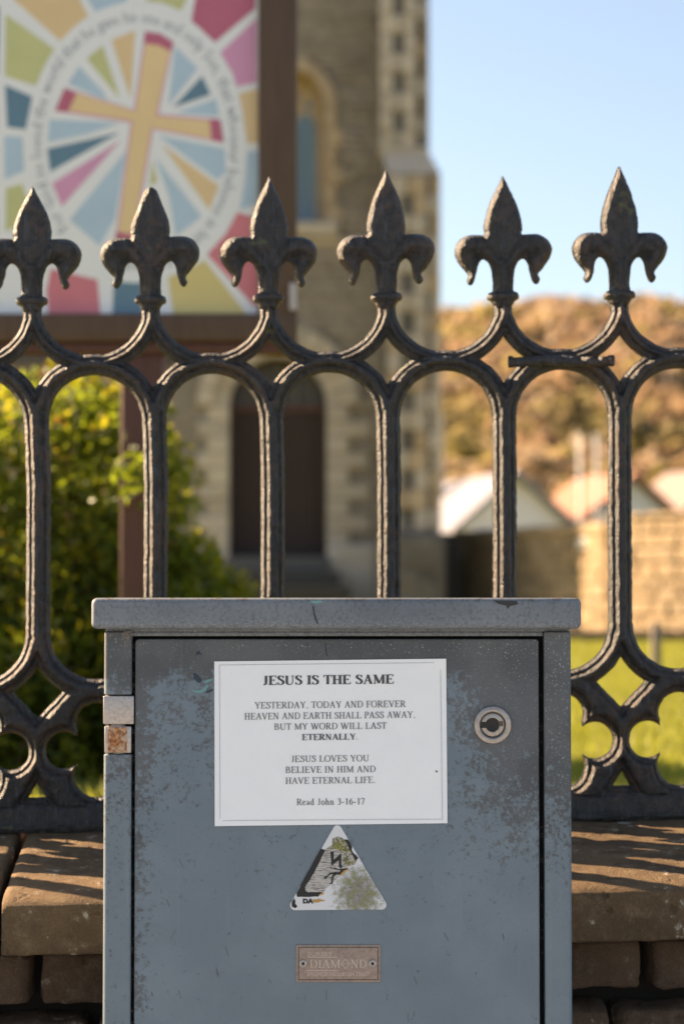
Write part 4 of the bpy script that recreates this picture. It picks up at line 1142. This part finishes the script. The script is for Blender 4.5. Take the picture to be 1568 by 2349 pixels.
while y < 1390:
    h = rk.uniform(10, 17); xx = 430 - rk.uniform(0, 60)
    while xx < 884:
        w = rk.uniform(38, 95); a, b = xx, min(xx + w, 884); xx += w + 3
        if b - a < 12 or blocked(a, b, y): continue
        dpt = rk.uniform(.02, .05)
        if count < 280 and (y < 700 and a > 600 or count < 0):
            o = bpy.data.objects.new('stone', stone_proto[rk.randrange(8)]); C.objects.link(o); o.parent = church
            o.location = ((kX(a) + kX(b)) / 2, -dpt / 2 + .02, kZ(y + h / 2) - LAWN_Z); o.scale = (kX(b) - kX(a), dpt + .04, h * KD / FPX); count += 1
        else:
            extra.box(kX(a), kX(b), -dpt, .02, kZ(y + h) - LAWN_Z, kZ(y) - LAWN_Z)
    y += h + 2.5
extra.build('rubble_facing', RUB, church)['kind'] = 'stuff'
# voussoirs and jambs
def voussoirs(cx, cy, r0, r1, y0, y1, mat, n=13, po=1.0, name='voussoir'):
    for i in range(n):
        a0, a1 = 180 * i / n + .5, 180 * (i + 1) / n - .5
        mb = MB(); pts = []
        for (r, aa) in ((r0, a0), (r1, a0), (r1, a1), (r0, a1)): pts.append((cx + r * math.cos(R(aa)), cy - r * po * math.sin(R(aa))))
        f_ = [(kX(x), y0, kZ(yy) - LAWN_Z) for x, yy in pts]; b_ = [(kX(x), y1, kZ(yy) - LAWN_Z) for x, yy in pts]
        n_ = len(mb.v); mb.v += f_ + b_
        for q in ((3, 2, 1, 0), (4, 5, 6, 7), (0, 1, 5, 4), (1, 2, 6, 5), (2, 3, 7, 6), (3, 0, 4, 7)): mb.f.append(tuple(n_ + k for k in q)); mb.m.append(0)
        mb.build(name, mat, church)
voussoirs(637, 930, 112, 150, -.02, .22, ASH, 13)
voussoirs(637, 930, 150, 186, -.10, .02, ASH, 13, name='hood_stone')
for side in (-1, 1):
    y = 931; i = 0
    while y < 1290:
        h = 36; w = (72 if i % 2 else 50) + (26 if side > 0 and i % 2 else 0)
        if side < 0: a, b = 637 - 112 - w, 637 - 112
        else: a, b = 637 + 112, 637 + 112 + w
        kbox('jamb_stone', kX(a), kX(b), -.045 - .004 * (i % 3), .22, kZ(min(y + h - 1.2, 1300)), kZ(y), ASH, church, .012); y += h; i += 1
# door
OAK = wood('dark_oak_boards', (.022, .013, .012), (.050, .028, .024)); GLAZ = flat('dim_leaded_glass', (.040, .036, .036), .4)
dr = kbox('door', kX(525), kX(750), .40, .46, kZ(1290), kZ(936), OAK); dr['label'] = 'dark oak double door'
for i in range(12):
    a = 527 + i * 18.6; kbox('board', kX(a), kX(a + 17), .375, .40, kZ(1288), kZ(942), OAK, church, .006)
kbox('door_frame', kX(524), kX(751), .34, .44, kZ(940), kZ(925), flat('red_brown_transom', (.09, .04, .03), .7))
tl = MB(); tl.poly([(kX(x), .42, kZ(yy) - LAWN_Z) for x, yy in arch_pts(637, 930, 112, 180, 0, 24)]); tl.build('fanlight', GLAZ, church)
for px_ in (560, 598, 637, 676, 714):
    hgt = math.sqrt(112 ** 2 - (px_ - 637) ** 2); kbox('glazing_bar', kX(px_ - 3), kX(px_ + 3), .39, .43, kZ(926), kZ(930 - hgt), DKST)
for i, (yt, yb_, D0) in enumerate(((1278, 1312, -.35), (1312, 1346, -.75), (1346, 1420, -1.15))):
    kbox('step', kX(520 - 25 * i), kX(754 + 25 * i), D0, .5 if i == 0 else D0 + .5, kZ(yb_), kZ(yt), flat('worn_step_stone_%d' % i, ((.10, .095, .09), (.05, .047, .043), (.04, .037, .034))[i], .85), church, .02)
# lancet window
voussoirs(668, 250, 78, 104, -.06, .25, ASHW, 11, 1.15)
for side in (-1, 1):
    y = 251; i = 0
    while y < 515:
        w = (38 if i % 2 else 24)
        a, b = (668 - 78 - w, 668 - 78) if side < 0 else (668 + 78, 668 + 78 + w)
        kbox('jamb_stone', kX(a), kX(b), -.05 - .004 * (i % 3), .25, kZ(y + 42), kZ(y), ASHW, church, .012); y += 43.5; i += 1
kbox('sill', kX(560), kX(776), -.14, .25, kZ(545), kZ(512), ASH, church, .02)
win = kbox('window', kX(590), kX(746), .30, .36, kZ(515), kZ(160), ASHW); win['label'] = 'two-light lancet window with blue-grey glass'
BGL = flat('blue_grey_glass', (.13, .20, .27), .25, var=.1)
for (a, b) in ((608, 654), (676, 722)):
    mb = MB(); c_ = (a + b) / 2; r_ = (b - a) / 2
    pts = [(a, 508)] + arch_pts(c_, 285, r_, 180, 0, 12, 1.5) + [(b, 508)]
    mb.poly([(kX(x), .295, kZ(yy) - LAWN_Z) for x, yy in pts]); mb.build('pane', BGL, win)
    fm_ = MB(); ap = arch_pts(c_, 285, r_ + 1, 180, 0, 12, 1.5)
mb = MB(); mb.poly([(kX(x), .295, kZ(yy) - LAWN_Z) for x, yy in arch_pts(665, 212, 17, 0, 360, 16)]); mb.build('pane', BGL, win)
kbox('mullion', kX(657), kX(673), .20, .30, kZ(512), kZ(290), ASHW, win)
mb = MB(); mb.poly([(kX(x), .295, kZ(yy) - LAWN_Z) for x, yy in arch_pts(706, 232, 9, 0, 360, 12)]); mb.build('pane', BGL, win)
# stepped corner buttress with alternating quoins
bt = -.9
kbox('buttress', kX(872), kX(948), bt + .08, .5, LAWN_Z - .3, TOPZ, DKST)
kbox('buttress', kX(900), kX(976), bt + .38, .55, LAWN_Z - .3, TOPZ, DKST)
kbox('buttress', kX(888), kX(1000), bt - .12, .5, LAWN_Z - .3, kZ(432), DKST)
# weathering slope
mb = MB()
def wp(px, py, y): return (kX(px), y, kZ(py) - LAWN_Z)
mb.v = [wp(888, 432, bt - .16), wp(1003, 432, bt - .16), wp(1003, 432, .5), wp(888, 432, .5), wp(872, 372, bt + .06), wp(975, 372, bt + .06), wp(975, 372, .5), wp(872, 372, .5)]
mb.f = [(0, 1, 5, 4), (1, 2, 6, 5), (3, 0, 4, 7), (4, 5, 6, 7), (3, 2, 1, 0)]; mb.m = [0] * 5
mb.build('weathering', ASH, church)
kbox('moulding', kX(866), kX(978), bt + .02, .4, kZ(378), kZ(366), ASH, church, .02)
def quoins(x_edge, dirn, y0, y1, yf, wide, narrow, hh, ph, mat=ASH):
    y = y0; i = ph
    while y < y1:
        w = wide if i % 2 else narrow; a, b = (x_edge, x_edge + w) if dirn > 0 else (x_edge - w, x_edge)
        kbox('quoin', kX(a), kX(b), yf - .004 * (i % 3), yf + .3, kZ(min(y + hh - 1.5, y1)), kZ(y), mat if rk.random() > .25 else ASHW, church, .015)
        y += hh; i += 1
quoins(870, 1, -60, 366, bt + .02, 41, 28, 43.5, 0)
quoins(950, -1, -60, 366, bt + .05, 37, 24, 43.5, 0)
quoins(977.5, -1, -60, 366, bt + .32, 24, 12, 43.5, 1)
quoins(886, 1, 436, 1225, bt - .16, 42, 28, 43.5, 1)
quoins(972, -1, 436, 1225, bt - .18, 40, 26, 43.5, 1)
quoins(1003, -1, 436, 1225, bt - .145, 28, 19, 43.5, 0)
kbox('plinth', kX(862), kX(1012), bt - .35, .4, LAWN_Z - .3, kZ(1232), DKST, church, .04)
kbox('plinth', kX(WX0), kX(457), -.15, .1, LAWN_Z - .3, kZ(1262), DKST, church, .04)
kbox('plinth', kX(752), kX(864), -.20, .1, LAWN_Z - .3, kZ(1250), ASH, church, .04)
kbox('shade_block', kX(1000), kX(1052), -.6, .9, LAWN_Z - .3, kZ(1245), flat('painted_gap_shade', (.018, .017, .018), .8), church, .03)  # made-up near-black block filling the shaded gap between church and wall
nave = MB(); nave.box(-8.5, 1.0, 5.0, 19, -.4, 4.4); nave.build('nave_wall', RUB, church)
nr = MB(); nr.v = [(-8.9, 4.9, 4.3), (1.3, 4.9, 4.3), (1.3, 19.2, 4.3), (-8.9, 19.2, 4.3), (-3.8, 4.9, 7.6), (-3.8, 19.2, 7.6)]
nr.f = [(0, 1, 4), (1, 2, 5, 4), (2, 3, 5), (3, 0, 4, 5), (3, 2, 1, 0)]; nr.m = [0] * 5; nr.build('nave_roof', flat('dark_slate_roof', (.06, .062, .07), .6), church)
# string course between window and door
kbox('string_course', kX(WX0), kX(868), -.08, .05, kZ(562), kZ(548), ASH, church, .02)

# ================================================================ CHURCHYARD WALLS
BWALL = stone_mat('buff_boundary_stone', (.20, .15, .09), (.34, .25, .15), (.46, .38, .27), .5, .22)
def bwall(name, p0, p1, h0, h1, thick, label, seed, zb=LAWN_Z, ch=.16):
    p0, p1 = Vector(p0), Vector(p1); L = (p1 - p0).length; ang = math.atan2((p1 - p0).y, (p1 - p0).x)
    e = empty(name, (p0.x, p0.y, zb), (0, 0, ang)); tag(e, label, 'wall')
    box('wall_core', 0, L, .03, thick, -.2, min(h0, h1) - .02, flat('wall_core_mortar_%d' % seed, (.13, .10, .065), .95), e)
    r_ = random.Random(seed); z = -.1
    meshes = []; PALE = flat('whitewashed_stone_%d' % seed, (.70, .66, .60), .9)
    for i in range(6):
        bm = bmesh.new(); bmesh.ops.create_cube(bm, size=1)
        for v in bm.verts: v.co += Vector((r_.uniform(-.06, .06), 0, r_.uniform(-.09, .09)))
        bmesh.ops.bevel(bm, geom=[q for q in bm.edges if all(v.co.y < 0 for v in q.verts)], offset=.12, segments=1, affect='EDGES')
        me = bpy.data.meshes.new('stone'); bm.to_mesh(me); bm.free(); me.materials.append(BWALL); meshes.append(me)
    while z < min(h0, h1) - .05:
        hh = r_.uniform(ch * .8, ch * 1.25); x = -r_.uniform(0, .2)
        while x < L:
            w = r_.uniform(.22, .48); a, b = max(0, x), min(L, x + w)
            if b - a > .08:
                o = bpy.data.objects.new('stone', meshes[r_.randrange(6)]); C.objects.link(o); o.parent = e
                o.location = ((a + b) / 2, .05 - r_.uniform(0, .03), z + hh / 2); o.scale = (b - a - .015, .12, hh - .015)
                if r_.random() < .018: o.material_slots[0].link = 'OBJECT'; o.material_slots[0].material = PALE
            x += w
        z += hh
    n = max(2, int(L / .6))
    for i in range(n):
        a, b = L * i / n, L * (i + 1) / n
        ho = h0 + (h1 - h0) * (i + .5) / n
        box('coping_stone', a + .006, b - .006, -.05, thick + .04, min(h0, h1) - .01, ho + .05, BWALL, e, .015, 1, False)
    return e
wz = .45
bwall('churchyard_wall', (kX(1004, 31.5), 31.5, 0), (kX(1392, 26.9), 26.9, 0), Z(1242, 31.5) - LAWN_Z, Z(1207, 26.9) - LAWN_Z, .4, 'shaded rubble boundary wall between the church tower and the sunlit wall', 5)
bwall('churchyard_wall', (kX(1394, 26.7), 26.7, 0), (kX(1394, 26.7) + 4.2, 26.7 - 5.4, 0), Z(1190, 26.7) - LAWN_Z, Z(1190, 26.7) - LAWN_Z + .02, .4, 'sunlit buff rubble boundary wall at the right edge, turning towards the street', 6)
# raised kerb in front of the walls
KS = flat('kerb_stone', (.12, .09, .06), .9, var=.3, scale=3)
ke = empty('lawn_kerb', (kX(1250, 24.5), 24.5, LAWN_Z)); tag(ke, 'low stone kerb edging the far side of the lawn, in front of the boundary walls', 'kerb')
for i in range(11):
    box('kerb_stone', -1.6 + i * .62, -1.6 + i * .62 + .605, 0, .55, -.1, .17, KS, ke, .02, 1, False)
# marker post
mp = empty('marker_post', (X(1502, 14.4), 14.4, LAWN_Z)); tag(mp, 'short grey wooden stake standing on the lawn at far right', 'post')
box('stake', -.028, .028, -.028, .028, -.05, .36, flat('silvered_wood', (.20, .17, .14), .9), mp, .006)
mb = MB(); mb.v = [(-.03, -.03, .361), (.03, -.03, .361), (.03, .03, .361), (-.03, .03, .361), (0, 0, .395)]; mb.f = [(0, 1, 4), (1, 2, 4), (2, 3, 4), (3, 0, 4), (3, 2, 1, 0)]; mb.m = [0] * 5; mb.build('cap', flat('weathered_stake_cap', (.16, .14, .12), .9), mp)

# grass blades
m = M('grass_blade'); GR = m.done(m.mix(m.n('ShaderNodeNewGeometry').outputs['Random Per Island'], (.15, .175, .018), (.36, .34, .04)), .6, transl=.45, tcol=(.26, .27, .03))
gb = MB(); rg = random.Random(2)
for i in range(60000):
    D_ = 4.2 + 22 * rg.random() ** 1.3; px_ = rg.uniform(1230, 1640) if rg.random() < .85 else rg.uniform(-100, 1230)
    x = X(px_, D_); h = rg.uniform(.03, .07) * (1 + D_ * .02); a = rg.uniform(0, 3.14); w = .004 + D_ * .0006
    z = LAWN_Z - .01; n_ = len(gb.v); lx_, ly_ = rg.uniform(-.03, .03), rg.uniform(-.03, .03)
    gb.v += [(x - w * math.cos(a), D_ - w * math.sin(a), z), (x + w * math.cos(a), D_ + w * math.sin(a), z), (x + lx_, D_ + ly_, z + h)]
    gb.f.append((n_, n_ + 1, n_ + 2)); gb.m.append(0)
tag(gb.build('grass', GR), 'short sunlit yellow-green grass of the churchyard lawn', 'grass', kind='stuff')

# ================================================================ HOUSES
ROOFG = flat('pale_grey_slate', (.19, .19, .23), .55, var=.08, scale=1); ROOFO = flat('terracotta_tiles', (.27, .125, .075), .8, var=.15, scale=1)
WHT = flat('white_render', (.78, .76, .74), .8, var=.04, scale=.5); SHADEW = flat('shade_tinted_white_render', (.70, .70, .78), .8, var=.05, scale=.5)  # bungalow's white walls: lavender of their shaded side put into the colour
CREAMW = flat('cream_render', (.66, .55, .40), .8, var=.05); WIN = flat('dark_house_window', (.03, .035, .045), .2); ROOFB = flat('blue_slate', (.22, .28, .38), .5, var=.1, scale=1)
def house(name, px0, px1, pyb, pye, pya, D, depth, yaw, rm, wm, label, extras=(), base_z=None):
    w = (px1 - px0) * D / FPX; cx = X((px0 + px1) / 2, D)
    zb = Z(pyb, D); ze = Z(pye, D) - zb; za = Z(pya, D) - zb
    e = empty(name, (cx, D, zb), (0, 0, yaw)); tag(e, label, 'house')
    box('wall', -w / 2, w / 2, 0, depth, -2.5, ze, wm, e)
    mb = MB(); mb.v = [(-w / 2, 0.0, ze), (w / 2, 0.0, ze), (0, 0.0, za), (-w / 2, depth, ze), (w / 2, depth, ze), (0, depth, za)]
    mf = MB(); mf.v = mb.v[:3]; mf.f = [(0, 1, 2)]; mf.m = [0]; mf.build('gable', wm, e)
    mb2 = MB(); mb2.v = mb.v[3:]; mb2.f = [(1, 0, 2)]; mb2.m = [0]; mb2.build('gable', wm, e)
    rf = MB(); t = .18; ov = .35
    sl = (za - ze) / (w / 2)
    for s in (-1, 1):
        xe = s * (w / 2 + ov); zeo = ze - ov * sl
        a = [(0, -ov, za + .02), (xe, -ov, zeo + .02), (xe, depth + ov, zeo + .02), (0, depth + ov, za + .02)]
        b = [(x, y, z + t) for x, y, z in a]; n_ = len(rf.v); rf.v += a + b
        for q in ((0, 1, 2, 3), (7, 6, 5, 4), (0, 4, 5, 1), (1, 5, 6, 2), (2, 6, 7, 3), (3, 7, 4, 0)): rf.f.append(tuple(n_ + k for k in q)); rf.m.append(0)
    rf.build('roof', rm, e)
    for (x0, x1, z0, z1) in extras:
        f_ = box('window', x0 * w - w / 2, x1 * w - w / 2, -.06, .0, z0 * ze, z1 * ze, WHT, e)
        box('pane', x0 * w - w / 2 + .08, x1 * w - w / 2 - .08, -.08, -.061, z0 * ze + .08, z1 * ze - .08, WIN, f_)
    return e
h1 = house('bungalow', 1052, 1312, 1262, 1206, 1094, 62, 9, R(14), ROOFG, SHADEW, 'white gabled bungalow with pale grey roof, beyond the boundary wall beside the church', [(.10, .32, .25, .85), (.45, .95, .25, .8)])
box('chimney', -1.1, -.5, 5.5, 6.1, 1.6, 4.4, CREAMW, h1)
h2 = house('bungalow', 1368, 1530, 1262, 1166, 1098, 66, 3.6, R(20), ROOFO, WHT, 'white house with terracotta tiled roof and grey gable, behind the sunlit wall', [(.15, .45, .3, .85), (.55, .9, .3, .85)])
h3 = house('bungalow', 1560, 1760, 1262, 1168, 1085, 70, 3.4, R(22), flat('pinkish_weathered_tiles', (.22, .16, .14), .8), WHT, 'white house with pale pinkish roof at the far right edge', [(.15, .45, .3, .85)])
for px_, lab in ((1329, 'left of the two tall white flagpoles behind the houses'), (1368, 'right of the two tall white flagpoles behind the houses')):
    e = empty('flagpole', (X(px_, 58), 58, -.5)); tag(e, lab, 'flagpole', 'flagpoles behind the houses')
    mb = MB(); tube(mb, (0, 0, 0), (0, 0, Z(1000, 58) + .5), .034, 10); mb.build('pole', WHT, e, True)
    mb = MB(); tube(mb, (0, 0, Z(1000, 58) + .5), (0, 0, Z(998, 58) + .53), .08, 10); mb.build('cap', WHT, e, True)

# ================================================================ HILL
def hillz(x, y):
    t = max(0, min(1, (y - 120) / 230)); t = t * t * (3 - 2 * t)
    sky_ = np.interp(784 + x / max(y, 1) * FPX, [-3000, 0, 900, 1015, 1100, 1200, 1265, 1330, 1400, 1470, 1568, 1900, 4000], [900, 820, 730, 716, 708, 700, 692, 694, 700, 690, 704, 760, 900])
    top = (1370 - sky_) / FPX * 340
    return -.8 + t * top + (noise.noise(Vector((x * .02, y * .02, 0))) * 3 + noise.noise(Vector((x * .06, y * .06, 3))) * 1.5) * t * (1 if y < 335 else .2)
hv, hf = [], []
nx, ny = 130, 90
for j in range(ny + 1):
    y = 112 + 330 * j / ny
    for i in range(nx + 1):
        x = -170 + 380 * i / nx
        hv.append((x, y, hillz(x, y) if y < 345 else hillz(x, 345) - (y - 345) * .12))
for j in range(ny):
    for i in range(nx):
        a = j * (nx + 1) + i; hf.append((a, a + 1, a + nx + 2, a + nx + 1))
m = M('bracken_hillside'); p = m.pos(); n1 = m.noise(.03, 5, .6, vec=p); n2 = m.noise(.25, 5, .65, vec=p)
HILL = m.done(m.mix(m.step(n2, .4, .65), m.mix(m.step(n1, .42, .58), (.34, .25, .155), (.39, .295, .185)), m.mix(n1, (.24, .20, .10), (.24, .18, .11))), .95)
tag(obj('hill', hv, hf, HILL, smooth=True), kind='structure')
def woodmat(name, c0, c1, tc):
    m = M(name); ri = m.n('ShaderNodeNewGeometry').outputs['Random Per Island']; return m.done(m.mix(ri, c0, c1), .9, transl=.35, tcol=tc, spec=.05)
WD = [woodmat('russet_crown', (.34, .225, .135), (.40, .28, .175), (.42, .285, .165)), woodmat('golden_crown', (.34, .27, .12), (.39, .31, .14), (.42, .33, .13)),
      woodmat('olive_crown', (.24, .20, .09), (.30, .25, .11), (.30, .25, .09)), woodmat('dark_crown', (.15, .125, .07), (.21, .165, .09), (.20, .16, .07)), woodmat('tan_crown', (.37, .28, .19), (.43, .33, .23), (.44, .33, .22))]
wd = MB(); rh = random.Random(9)
def crown(c, r, m, n):
    for i in range(n):
        d = rdir(rh); q = c + Vector((d.x * r, d.y * r, abs(d.z) * r * .9)) * (rh.random() ** .3); s = r * rh.uniform(.13, .26)
        a = rdir(rh); b = a.orthogonal().normalized(); k = a.cross(b)
        n_ = len(wd.v); wd.v += [tuple(q + b * s), tuple(q + k * s), tuple(q - b * s), tuple(q - k * s * rh.uniform(.4, 1))]; wd.f.append((n_, n_ + 1, n_ + 2, n_ + 3)); wd.m.append(m)
for i in range(2100):
    y = 118 + 225 * rh.random() ** .9; px_ = rh.uniform(880, 1700) if rh.random() < .85 else rh.uniform(-600, 2400)
    x = X(px_, y); nn = noise.noise(Vector((x * .035, y * .03, 7)))
    py_ = 1370 - (hillz(x, y) - 1) / y * FPX
    if 900 < py_ < 1075 and px_ > 1250 and nn > -.25: mt = rh.choice((3, 3, 2, 0))
    elif 930 < py_ < 1120 and px_ < 1130: mt = rh.choice((2, 2, 3, 1))
    elif nn > .25: mt = rh.choice((1, 1, 0, 2))
    elif nn < -.28: mt = rh.choice((0, 2, 3))
    else: mt = rh.choice((0, 0, 4, 4, 1))
    crown(Vector((x, y, hillz(x, y) - .6)), rh.uniform(2.0, 4.4), mt, 46)
tag(wd.build('woodland', WD), 'autumn-brown woodland and bracken covering the far hillside', 'woodland', kind='stuff')
# individual trees at the foot of the hill
def tree(px_, D_, pyt, rpx, mt, label):
    x = X(px_, D_); zt = Z(pyt, D_); r = rpx * D_ / FPX; z0 = min(LAWN_Z - .7, hillz(x, D_) if D_ > 112 else -.3)
    e = empty('tree', (x, D_, z0)); tag(e, label, 'tree')
    mb = MB(); tube(mb, (0, 0, -.2), (.1, 0, (zt - z0) * .6), r * .09, 8); 
    for i in range(7):
        d = rdir(rh); d.z = abs(d.z) + .3; tube(mb, (.05, 0, (zt - z0) * .3), tuple(Vector((.05, 0, (zt - z0) * .45)) + d * r * .7), r * .03, 5)
    mb.build('trunk', BARK, e)
    global wd
    keep = wd; wd = MB(); ch = (zt - z0)
    for i in range(9):
        d = rdir(rh); crown(Vector((d.x * r * .55, d.y * r * .55, ch - r * 1.1 + d.z * r * .5)), r * .52, mt if rh.random() < .8 else 2, 130)
    wd.build('crown', WD, e)['kind'] = 'stuff'; wd = keep
tree(1215, 100, 1015, 70, 4, 'rounded tan winter tree between the grey-roofed bungalow and the hill')
tree(1560, 98, 1030, 75, 0, 'russet bare tree behind the houses at the right edge')
tree(1060, 90, 985, 48, 2, 'olive green tree beside the church tower')
tree(1430, 104, 960, 60, 3, 'dark evergreen tree behind the terracotta-roofed house')
tree(1290, 84, 1120, 36, 2, 'small green bush-like tree between the two bungalows')
